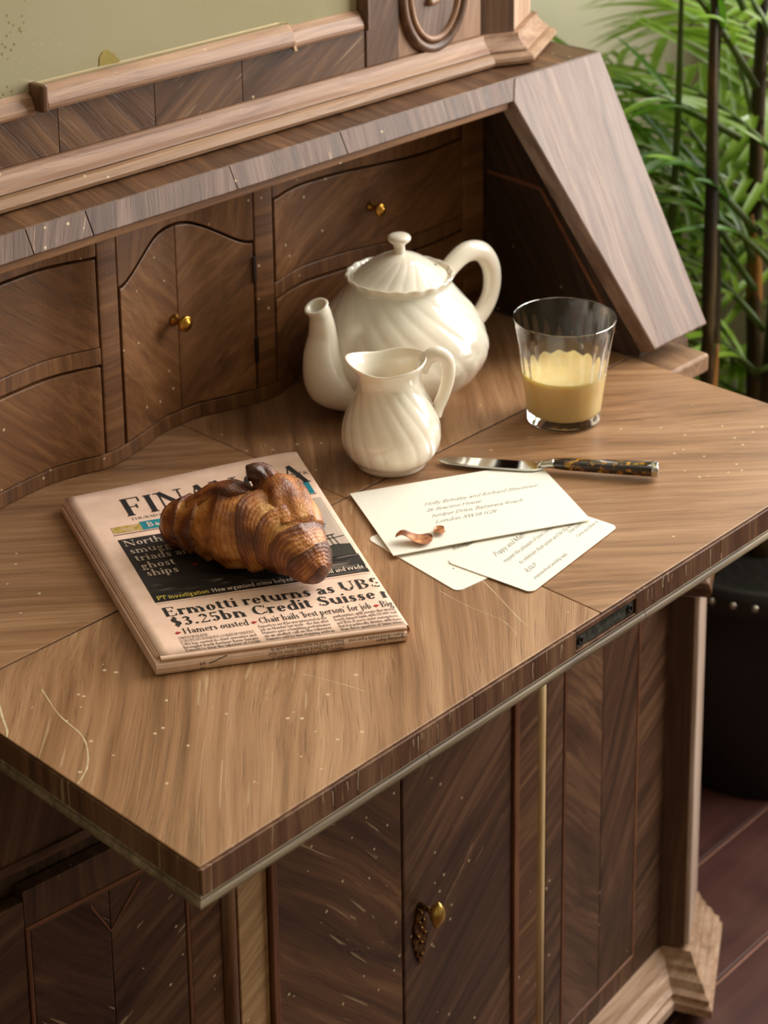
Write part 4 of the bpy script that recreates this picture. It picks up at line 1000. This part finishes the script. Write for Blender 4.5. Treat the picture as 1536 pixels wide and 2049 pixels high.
# ================================================================== GLASS AND JUICE
def tumbler():
    loc = (.2522, .2399, .7803)
    s = NT('clear_glass'); v = s.coord()
    gm = s.set(Base_Color=(.98, .985, .98, 1), Roughness=.01, Transmission_Weight=1., IOR=1.46)
    n = 192
    outer = [(.0300, 0), (.0335, .0006), (.0345, .0022), (.0348, .008), (.0372, .028), (.0412, .058), (.0452, .084), (.0478, .1012), (.0481, .1024)]
    inner = [(.0473, .1030), (.0466, .1012), (.0439, .084), (.0399, .058), (.0357, .028), (.0336, .0145), (.0305, .0112), (.018, .0105)]
    po = prof_spline(outer, 4); pi_ = prof_spline(inner, 4)
    vs = []; fs = []
    prof = [(r, z, 0) for r, z in po]+[(r, z, 1) for r, z in pi_]
    for r, z, q in prof:
        for j in range(n):
            a = 2*pi*j/n; rr = r
            if q and z < .094: rr = r-.0008*(.5+.5*cos(22*a))*min(1, (.094-z)/.015)*min(1, max(0, z-.011)/.006)
            if not q and .006 < z < .095: rr = r+.00012*cos(22*a)
            vs.append((rr*cos(a), rr*sin(a), z))
    k = len(prof)
    for i in range(k-1):
        for j in range(n): fs.append((i*n+j, i*n+(j+1) % n, (i+1)*n+(j+1) % n, (i+1)*n+j))
    fs += [tuple(range(n-1, -1, -1)), tuple((k-1)*n+j for j in range(n))]
    o = mesh('drinking_glass', vs, fs, gm, smooth=True); o.location = loc; tag(o, 'clear fluted glass tumbler half full of juice, to the right of the teapot', 'glass')
    # juice
    s = NT('cloudy_juice'); v = s.coord()
    c = s.ramp(s.noise(v, 60, 3), [(.3, S(254, 218, 146)), (.7, S(255, 228, 168))])
    jm = s.set(Base_Color=c, Roughness=.25, Subsurface_Weight=.5, Subsurface_Radius=(.02, .012, .005), Subsurface_Scale=.6, Specular_IOR_Level=.4)
    def rin(z):
        for (r0, z0), (r1, z1) in zip(pi_, pi_[1:]):
            if z1 <= z <= z0: return r0+(r1-r0)*(z0-z)/(z0-z1)
        return pi_[-1][0]
    zs = [.0103, .0125, .0140, .0155, .018, .025, .032, .04, .046, .0492, .0497]
    vs = []; fs = []
    for z in zs:
        for j in range(n):
            a = 2*pi*j/n; r = rin(max(z, .0113))+.0003
            zz = z+(.0006 if z > .0495 else 0)
            if z < .0125: r = rin(.0113)+.0003
            vs.append((r*cos(a), r*sin(a), zz))
    b = len(vs)
    for rr in (.96, .9):
        for j in range(n): vs.append((V(vs[(len(zs)-1)*n+j])*rr).to_tuple()[:2]+(.0494,))
    k = len(zs)+2
    for i in range(k-1):
        for j in range(n): fs.append((i*n+j, i*n+(j+1) % n, (i+1)*n+(j+1) % n, (i+1)*n+j))
    fs += [tuple(range(n-1, -1, -1)), tuple((k-1)*n+j for j in range(n))]
    o = mesh('orange_juice', vs, fs, jm, smooth=True); o.location = loc; tag(o, 'pale cloudy orange juice half filling the tumbler', 'juice')
tumbler()

# ================================================================== STATIONERY
def stationery():
    s = NT('cream_card'); v = s.coord()
    c = s.ramp(s.noise(v, 400, 3), [(.3, S(244, 236, 219)), (.7, S(249, 242, 227))]); s.bump(s.noise(v, 900, 2), .1, .0004)
    card = s.set(Base_Color=c, Roughness=.7, Subsurface_Weight=.1)
    ink = plain('pen_ink', S(96, 88, 80), .6); dink = plain('black_card_ink', S(60, 54, 48), .6)
    def rounded(w, h, r, n=6):
        pts = []
        for cx, cy, a0 in ((w-r, h-r, 0), (r, h-r, 90), (r, r, 180), (w-r, r, 270)):
            for i in range(n+1): a = rad(a0+90*i/n); pts.append((cx+r*cos(a), cy+r*sin(a)))
        return pts
    def sheet(name, o, ex, w, h, r, z, th, label, curl=None):
        ang = math.atan2(ex[1], ex[0])
        T = thing(name, (o[0], o[1], z), label, 'card' if 'card' in name else 'envelope', rotz=ang)
        pts = rounded(w, h, r)
        prism('sheet', [V((x, y, 0)) for x, y in pts], (0, 0, th), card, T)
        return T
    def write(T, txt, x, y, cap, mat, ang=0, z=.0006, width=None):
        pl, wd = text2d(txt, T=.075, t=.05, serif=False, shear=.55, track=-.04)
        k = width/wd if width else cap; ca, sa = cos(ang), sin(ang)
        surf_mesh('handwriting', pl, lambda a, b: V((x+a*k*ca-b*cap*sa, y+a*k*sa+b*cap*ca, z)), mat, T)
    # lower left card
    A = sheet('invitation_card', (-.0522, .1027), (1, -.115), .150, .1130, .006, .7801, .0007, 'cream card with rounded corner sticking out beside the newspaper')
    write(A, 'Reception', .040, .050, .006, dink, 0, .0008); 
    o = lathe('ink_dot', [(.0001, 0), (.0008, 0), (.0007, .00006), (.0001, .00008)], 10, dink, A, loc=(.0215, .029, .0007))
    # lower right card
    B = sheet('invitation_card', (-.0152, .0575), (.1311, .0149), .1325, .0825, .006, .7810, .0007, 'cream reply card with rounded corners and slanting script under the envelope')
    for t_, x, y, c_ in (("Poppy and Matt", .030, .0540, .0058), ('request the pleasure of your company', .026, .0425, .0046), ('to celebrate their union and tie the knot', .032, .0310, .0046)):
        write(B, t_, x, y, c_, dink, 0, .0008)
    write(B, 'RSVP', .0235, .0190, .0052, dink, 0, .0008); write(B, 'poppyandmatt wedding reply', .019, .0090, .0036, dink, 0, .0008)
    write(B, 'Dear both', .098, .0260, .0042, dink, 0, .0008); write(B, 'Come and drink to', .0960, .0170, .0038, dink, 0, .0008, .033)
    # envelope on top, front edge lifted a little by the cards
    org = (-.049, .1754); ex = V((.155, -.081)).normalized()
    T = thing('envelope', (org[0], org[1], .7822), 'large cream envelope with faint handwriting and pastry flakes, on top of the cards', 'envelope', rotz=math.atan2(ex.y, ex.x))
    w, h = .176, .1175
    nx, ny = 24, 14
    def ez(x, y): return .0016+.0012*(1-y/h)*(x/w)*(1-x/w)*4*.6 - .0016*(y/h)**2*.9
    vs = []; fs = []
    for layer in (0, 1):
        for j in range(ny+1):
            for i in range(nx+1):
                x, y = w*i/nx, h*j/ny; vs.append((x, y, ez(x, y)+(-.0007 if layer else 0)))
    N = (nx+1)*(ny+1)
    for j in range(ny):
        for i in range(nx):
            a = j*(nx+1)+i; fs.append((a, a+1, a+nx+2, a+nx+1)); fs.append((N+a, N+a+nx+1, N+a+nx+2, N+a+1))
    for i in range(nx): fs.append((i, N+i, N+i+1, i+1)); a = ny*(nx+1)+i; fs.append((a, a+1, N+a+1, N+a))
    for j in range(ny): a = j*(nx+1); fs.append((a, a+nx+1, N+a+nx+1, N+a)); b = a+nx; fs.append((b, N+b, N+b+nx+1, b+nx+1))
    mesh('paper', vs, fs, card, T, smooth=False)
    def ew(txt, x, y, cap, width):
        pl, wd = text2d(txt, T=.08, t=.05, serif=False, shear=.55, track=-.03); k = width/wd
        surf_mesh('handwriting', pl, lambda a, b: V((x+a*k, y+b*cap, ez(x+a*k, y)+.00015)), ink, T)
    ew('Holly Brinsley and Richard Stevenson', .052, .0715, .0052, .106); ew('26 Seacone House', .050, .0605, .0052, .050)
    ew('Juniper Drive, Battersea Reach', .0505, .0495, .0052, .084); ew('London SW18 1GR', .050, .0385, .0052, .056)
    # pastry flakes
    fm = NT('pastry_flake'); v = fm.coord(); c = fm.ramp(fm.noise(v, 160, 4), [(.3, S(110, 56, 26)), (.55, S(176, 112, 66)), (.75, S(220, 170, 120))]); fmm = fm.set(Base_Color=c, Roughness=.4)
    def flake(label, loc, rz, pts, curl, seed):
        n = len(pts); vs = []; fs = []
        for i in range(n):
            (x, y, wd) = pts[i]
            for j in range(7):
                q = j/6*2-1; vs.append((x, y+q*wd*1.5, .0004+curl(x)+.0022*q*q+.0010*mnoise.noise(V((x*300, q*2, seed)))+.0009))
        for i in range(n-1):
            for j in range(6): fs.append((i*7+j, i*7+j+1, (i+1)*7+j+1, (i+1)*7+j))
        o = mesh('pastry_flake', vs, fs, fmm, smooth=True); o.location = loc; o.rotation_euler = (0, 0, rz)
        so = o.modifiers.new('solid', 'SOLIDIFY'); so.thickness = .0005; so.offset = 1
        ss = o.modifiers.new('sub', 'SUBSURF'); ss.levels = 1; ss.render_levels = 2
        tag(o, label, 'flake', 'pastry flakes on the envelope'); return o
    flake('long curled brown pastry flake on the envelope', (-.0320, .1895, .7838), rad(-48), [(0, .001, .0012), (.005, .0025, .0026), (.010, .001, .0036), (.017, -.001, .0046), (.024, -.0015, .0060), (.029, .001, .0056), (.031, .002, .002)], lambda x: .0055*math.exp(-((x-.006)/.006)**2), 1)
    flake('tiny pale pastry crumb beside the curled flake on the envelope', (-.0010, .1750, .7838), rad(-38), [(0, 0, .002), (.003, .001, .0042), (.007, 0, .0050), (.010, .001, .003)], lambda x: .0004, 2)
stationery()

def knife():
    tip = V((.1010, .2630)); end = V((.2110, .1000)); d = (end-tip); L = d.length
    K = thing('table_knife', (tip.x, tip.y, .7836), 'table knife with steel blade and tortoiseshell handle lying over the envelope corner', 'knife', rotz=math.atan2(d.y, d.x))
    steel = plain('polished_steel', S(206, 204, 196), .08, 1.)
    # blade: outline along x, rounded tip, straight back and bellied edge
    up = [(0, 0), (.003, .0045), (.010, .0078), (.030, .0092), (.060, .0095), (.082, .0090), (.090, .0078), (.0945, .0040)]
    lo = [(.0945, -.0042), (.088, -.0086), (.080, -.0100), (.055, -.0098), (.030, -.0088), (.010, -.0062), (.003, -.003)]
    pts = up+lo; top = .0016
    vs = [V((x, y, .0004+.00002)) for x, y in pts]+[V((x, y*.86+.0004, top)) for x, y in pts]; n = len(pts)
    fs = [tuple(range(n-1, -1, -1)), tuple(range(n, 2*n))]+[(i, (i+1) % n, n+(i+1) % n, n+i) for i in range(n)]
    b = mesh('blade', vs, fs, steel, K, bevel=.0005); b['label'] = 'polished steel blade'
    tube('bolster', [(.090, 0, .0022), (.096, 0, .0036), (.101, 0, .0046), (.1035, 0, .0046), (.105, 0, .0050)], [.0030, .0034, .0038, .0044, .0040], 20, steel, K, flat=1.1)
    s = NT('tortoiseshell'); v = s.coord()
    c = s.ramp(s.noise(s.scaled(v, (70, 130, 130)), 1, 3, 1.2), [(.40, S(22, 12, 6)), (.54, S(36, 20, 8)), (.60, S(150, 98, 14)), (.72, S(206, 156, 30))])
    tm = s.set(Base_Color=c, Roughness=.1, Coat_Weight=.8, Coat_Roughness=.03)
    he = L
    secs = [(.105, .0044, .0040, .0050), (.115, .0058, .0046, .0052), (.150, .0068, .0050, .0054), (.180, .0074, .0054, .0058), (he-.006, .0078, .0056, .0060)]
    def loft(name, secs, mat):
        vs = []; fs = []; k = 16
        for x, a, b, z in secs:
            for j in range(k):
                q = 2*pi*j/k; cx = math.copysign(abs(cos(q))**.6, cos(q)); cy = math.copysign(abs(sin(q))**.6, sin(q)); vs.append((x, a*cx, z+b*cy))
        for i in range(len(secs)-1):
            for j in range(k): fs.append((i*k+j, i*k+(j+1) % k, (i+1)*k+(j+1) % k, (i+1)*k+j))
        fs += [tuple(range(k-1, -1, -1)), tuple((len(secs)-1)*k+j for j in range(k))]
        return mesh(name, vs, fs, mat, K, smooth=True, bevel=.0004)
    h = loft('handle', secs, tm); h['label'] = 'dark tortoiseshell handle with amber streaks'
    loft('end_cap', [(he-.006, .0080, .0058, .0060), (he-.001, .0080, .0058, .0060), (he, .0072, .0050, .0060)], steel)
knife()

# ================================================================== POTTED PALM
def palm():
    C0 = V((.955, .455, 0))
    P = thing('potted_palm', C0, 'tall green areca palm in a black studded planter beside the bureau', 'plant')
    black = plain('black_planter', S(24, 18, 16), .55, bump=(60, .1, .002))
    pf = [(.150, 0), (.158, .004), (.172, .10), (.190, .22), (.2, .285), (.206, .29), (.206, .322), (.2, .326), (.186, .324), (.182, .30), (.178, .285)]
    pot = lathe('planter', pf, 64, black, P); pot['label'] = 'black planter with a ring of metal studs'
    soil = lathe('soil', [(.001, .288), (.1, .2895), (.178, .287)], 40, plain('potting_soil', S(28, 20, 14), .95, bump=(80, .6, .01)), P, cap=False)
    stud = plain('nickel_stud', S(190, 180, 168), .3, 1.)
    st0 = None
    for i in range(48):
        a = 2*pi*i/48
        if st0 is None:
            st0 = lathe('stud', [(.0055, -.001), (.0050, .0022), (.0030, .0042), (.0001, .0048)], 12, stud, P)
            o = st0
        else:
            o = st0.copy(); COL.objects.link(o); o.parent = pot
        if o is st0: o.parent = pot
        o.location = (.2062*cos(a), .2062*sin(a), .306); o.rotation_euler = (0, rad(90), a)
    s = NT('palm_leaf'); v = s.coord(); oi = s.add('ObjectInfo')
    c = s.ramp(oi.outputs['Random'], [(0, S(60, 104, 20)), (.45, S(96, 146, 32)), (.8, S(132, 174, 48)), (1., S(164, 190, 66))])
    c = s.mix(s.math('MULTIPLY', s.noise(v, 30, 3), .35), c, S(40, 80, 22))
    leaf = s.set(Base_Color=c, Roughness=.33, Specular_IOR_Level=.5)
    tr = s.add('BsdfTranslucent'); mx = s.add('MixShader'); s.link(c, tr.inputs[0]); mx.inputs[0].default_value = .33
    out = s.n['Material Output']; s.link(s.b.outputs[0], mx.inputs[1]); s.link(tr.outputs[0], mx.inputs[2]); s.link(mx.outputs[0], out.inputs[0])
    s = NT('palm_cane'); v = s.coord()
    c = s.ramp(s.noise(s.scaled(v, (40, 40, 8)), 1, 4), [(.35, S(30, 24, 12)), (.55, S(62, 46, 20)), (.75, S(108, 80, 34))]); cane = s.set(Base_Color=c, Roughness=.55)
    gcane = plain('green_cane', S(84, 104, 40), .5); ocane = plain('orange_leaf_sheath', S(150, 98, 36), .6)
    canes = [(-.150, 0.0, 1.10, .010, cane), (-.095, .03, 1.10, .0085, cane), (-.035, -.02, 1.40, .012, cane), (-.055, .06, 1.42, .008, gcane), (.03, .05, 1.4, .011, cane), (.02, -.06, 1.15, .009, cane), (-.12, .075, 1.15, .006, gcane)]
    for x, y, h, r, mt in canes:
        pts = [(x*(.75 if k == 0 else 1)+.006*sin(k*1.7+x*40), y+.006*cos(k*1.3+y*30), .27+(h-.27)*k/6) for k in range(7)]
        tube('cane', catmull(pts, 4), [r*1.15, r, r*.9, r*.7, r*.35], 12, mt, P)
    for x, y, z, dx, dz in ((-.045, -.02, .93, -.02, .16), (-.02, -.02, .86, .05, .13), (-.155, 0, .52, .012, .10), (.03, .05, .6, -.03, .14), (-.05, -.04, .40, .03, .12)):
        tube('leaf_sheath', catmull([(x, y, z), (x+dx*.4, y-.008, z+dz*.5), (x+dx, y-.012, z+dz)], 5), [.012, .009, .002], 8, ocane, P)
    # one leaflet mesh, reused: a creased tapering blade along +X, drooping
    def leaflet_mesh(droop, wid):
        vs = []; fs = []; n = 7
        for i in range(n+1):
            t = i/n; w = wid*(sin(pi*min(1, .12+t*.88))**.7)*(1-.25*t) if t < 1 else .0006
            z = -droop*t*t; vs += [(t, -w, z+w*.35), (t, 0, z), (t, w, z+w*.35)]
        for i in range(n):
            for j in range(2): fs.append((3*i+j, 3*i+j+1, 3*i+j+4, 3*i+j+3))
        me = bpy.data.meshes.new('leaflet'); me.from_pydata(vs, [], fs); me.update(); me.materials.append(leaf)
        for p in me.polygons: p.use_smooth = True
        return me
    LM = [leaflet_mesh(.12, .056), leaflet_mesh(.28, .060), leaflet_mesh(.45, .056)]
    rest_v, rest_f = [], []
    cnt = [0]
    def frond(base, az, el, length, droop, pairs, ll, single=True, roll=0.):
        d = V((cos(az)*cos(el), sin(az)*cos(el), sin(el))); pts = []; p = V(base); step = length/16
        for k in range(17):
            pts.append(p.copy()); p += d*step; d = (d+V((0, 0, -droop/16))).normalized()
        rach = tube('frond', pts, [.0048, .004, .0028, .0012], 8, gcane, P)
        for i in range(pairs):
            t = .10+.90*(i+.5)/pairs; f = t*16; k = min(15, int(f)); q = pts[k].lerp(pts[k+1], f-k); tan = (pts[k+1]-pts[k]).normalized()
            side = tan.cross(V((0,0,1))).normalized(); up = side.cross(tan)
            L = ll*(.5+.5*sin(pi*min(1, .15+t*.85)))*(.9+.2*random.random())
            for sgn in (-1, 1):
                sw = .75-.35*t+random.uniform(-.08, .08)
                dirv = (side*sgn*cos(sw)+tan*sin(sw)+up*(.18+random.uniform(-.1, .1))).normalized()
                zz = (dirv.cross(tan*sgn)).normalized()
                if zz.z < 0: zz = -zz
                yy = zz.cross(dirv).normalized()
                m = Matrix((dirv*L, yy*L*.75, dirv.cross(yy)*L)).transposed().to_4x4(); m.translation = q
                me = LM[random.randrange(3)]
                bad = False
                for k_ in (.3, .55, .8, 1.):
                    c_ = m @ V((k_, 0, -.3*k_*k_))+C0
                    if (c_.x < .575 and c_.y < .76 and c_.z < 1.09) or (c_.x < .53 and c_.y < .76) or c_.y > .98 or c_.x > 1.5: bad = True
                if bad: continue
                if single and cnt[0] < 296:
                    o = bpy.data.objects.new('leaflet', me); COL.objects.link(o); o.parent = rach; o.matrix_basis = m; cnt[0] += 1
                else:
                    b = len(rest_v); rest_v.extend([m @ v_.co for v_ in me.vertices]); rest_f.extend([tuple(x+b for x in pl.vertices) for pl in me.polygons])
    D = rad
    # fronds seen against the wall left of the canes and around them (positions relative to the planter)
    for bx_, by_, bz_, az, el, L, dr, pr_, ll in (
        (-.06, .00, .93, 140, 60, .50, .9, 17, .20), (-.06, .02, .86, 128, 30, .50, .8, 17, .20), (-.05, .00, .74, 138, 52, .46, 1.7, 16, .20),
        (-.05, -.03, .70, 118, 45, .44, 1.9, 16, .16), (-.10, .00, .58, 122, 30, .40, 1.3, 15, .16), (-.03, -.05, .80, 255, 45, .34, 1.8, 14, .15),
        (.02, -.05, .86, 290, 45, .40, 1.6, 14, .16), (.00, .00, 1.00, 330, 62, .5, .9, 14, .18), (-.12, .06, .48, 125, 40, .36, 1.4, 12, .15), (-.03, -.02, 1.08, 120, 66, .5, 1.0, 13, .19)):
        frond((bx_, by_, bz_), D(az), D(el), L, dr, pr_, ll)
    for az, el, z, L in ((20, 30, .75, .45), (50, 45, .85, .45), (340, 20, .6, .4), (75, 50, .95, .45), (70, 30, .65, .4), (120, 60, 1.1, .5), (250, 65, 1.15, .45), (300, 55, 1.05, .5), (10, 60, 1.1, .5), (130, 70, 1.2, .55), (118, 35, .45, .36), (310, 25, .55, .35), (30, 10, .5, .35),
                         (95, 35, .72, .45), (85, 60, 1.02, .5), (60, 40, .55, .4), (0, 45, .85, .45), (100, 45, .60, .42), (80, 20, .45, .38), (45, 60, 1.2, .5), (330, 45, .95, .45),
                         (125, 55, .70, .46), (128, 48, .52, .40), (90, 40, .8, .46), (65, 50, .7, .42), (55, 30, .9, .45), (40, 50, .65, .42)):
        frond((random.uniform(-.06, .06), random.uniform(-.03, .06), z), D(az), D(el), L, 1.3, 15, .19, single=False)
    me = bpy.data.meshes.new('leaflet_mass'); me.from_pydata([tuple(v_) for v_ in rest_v], [], rest_f); me.update()
    o = link('leaflet_mass', me, leaf, P, smooth=True); o['kind'] = 'stuff'
palm()
for o in bpy.data.objects:
    for k in ('_world', '_off'):
        if k in o: del o[k]
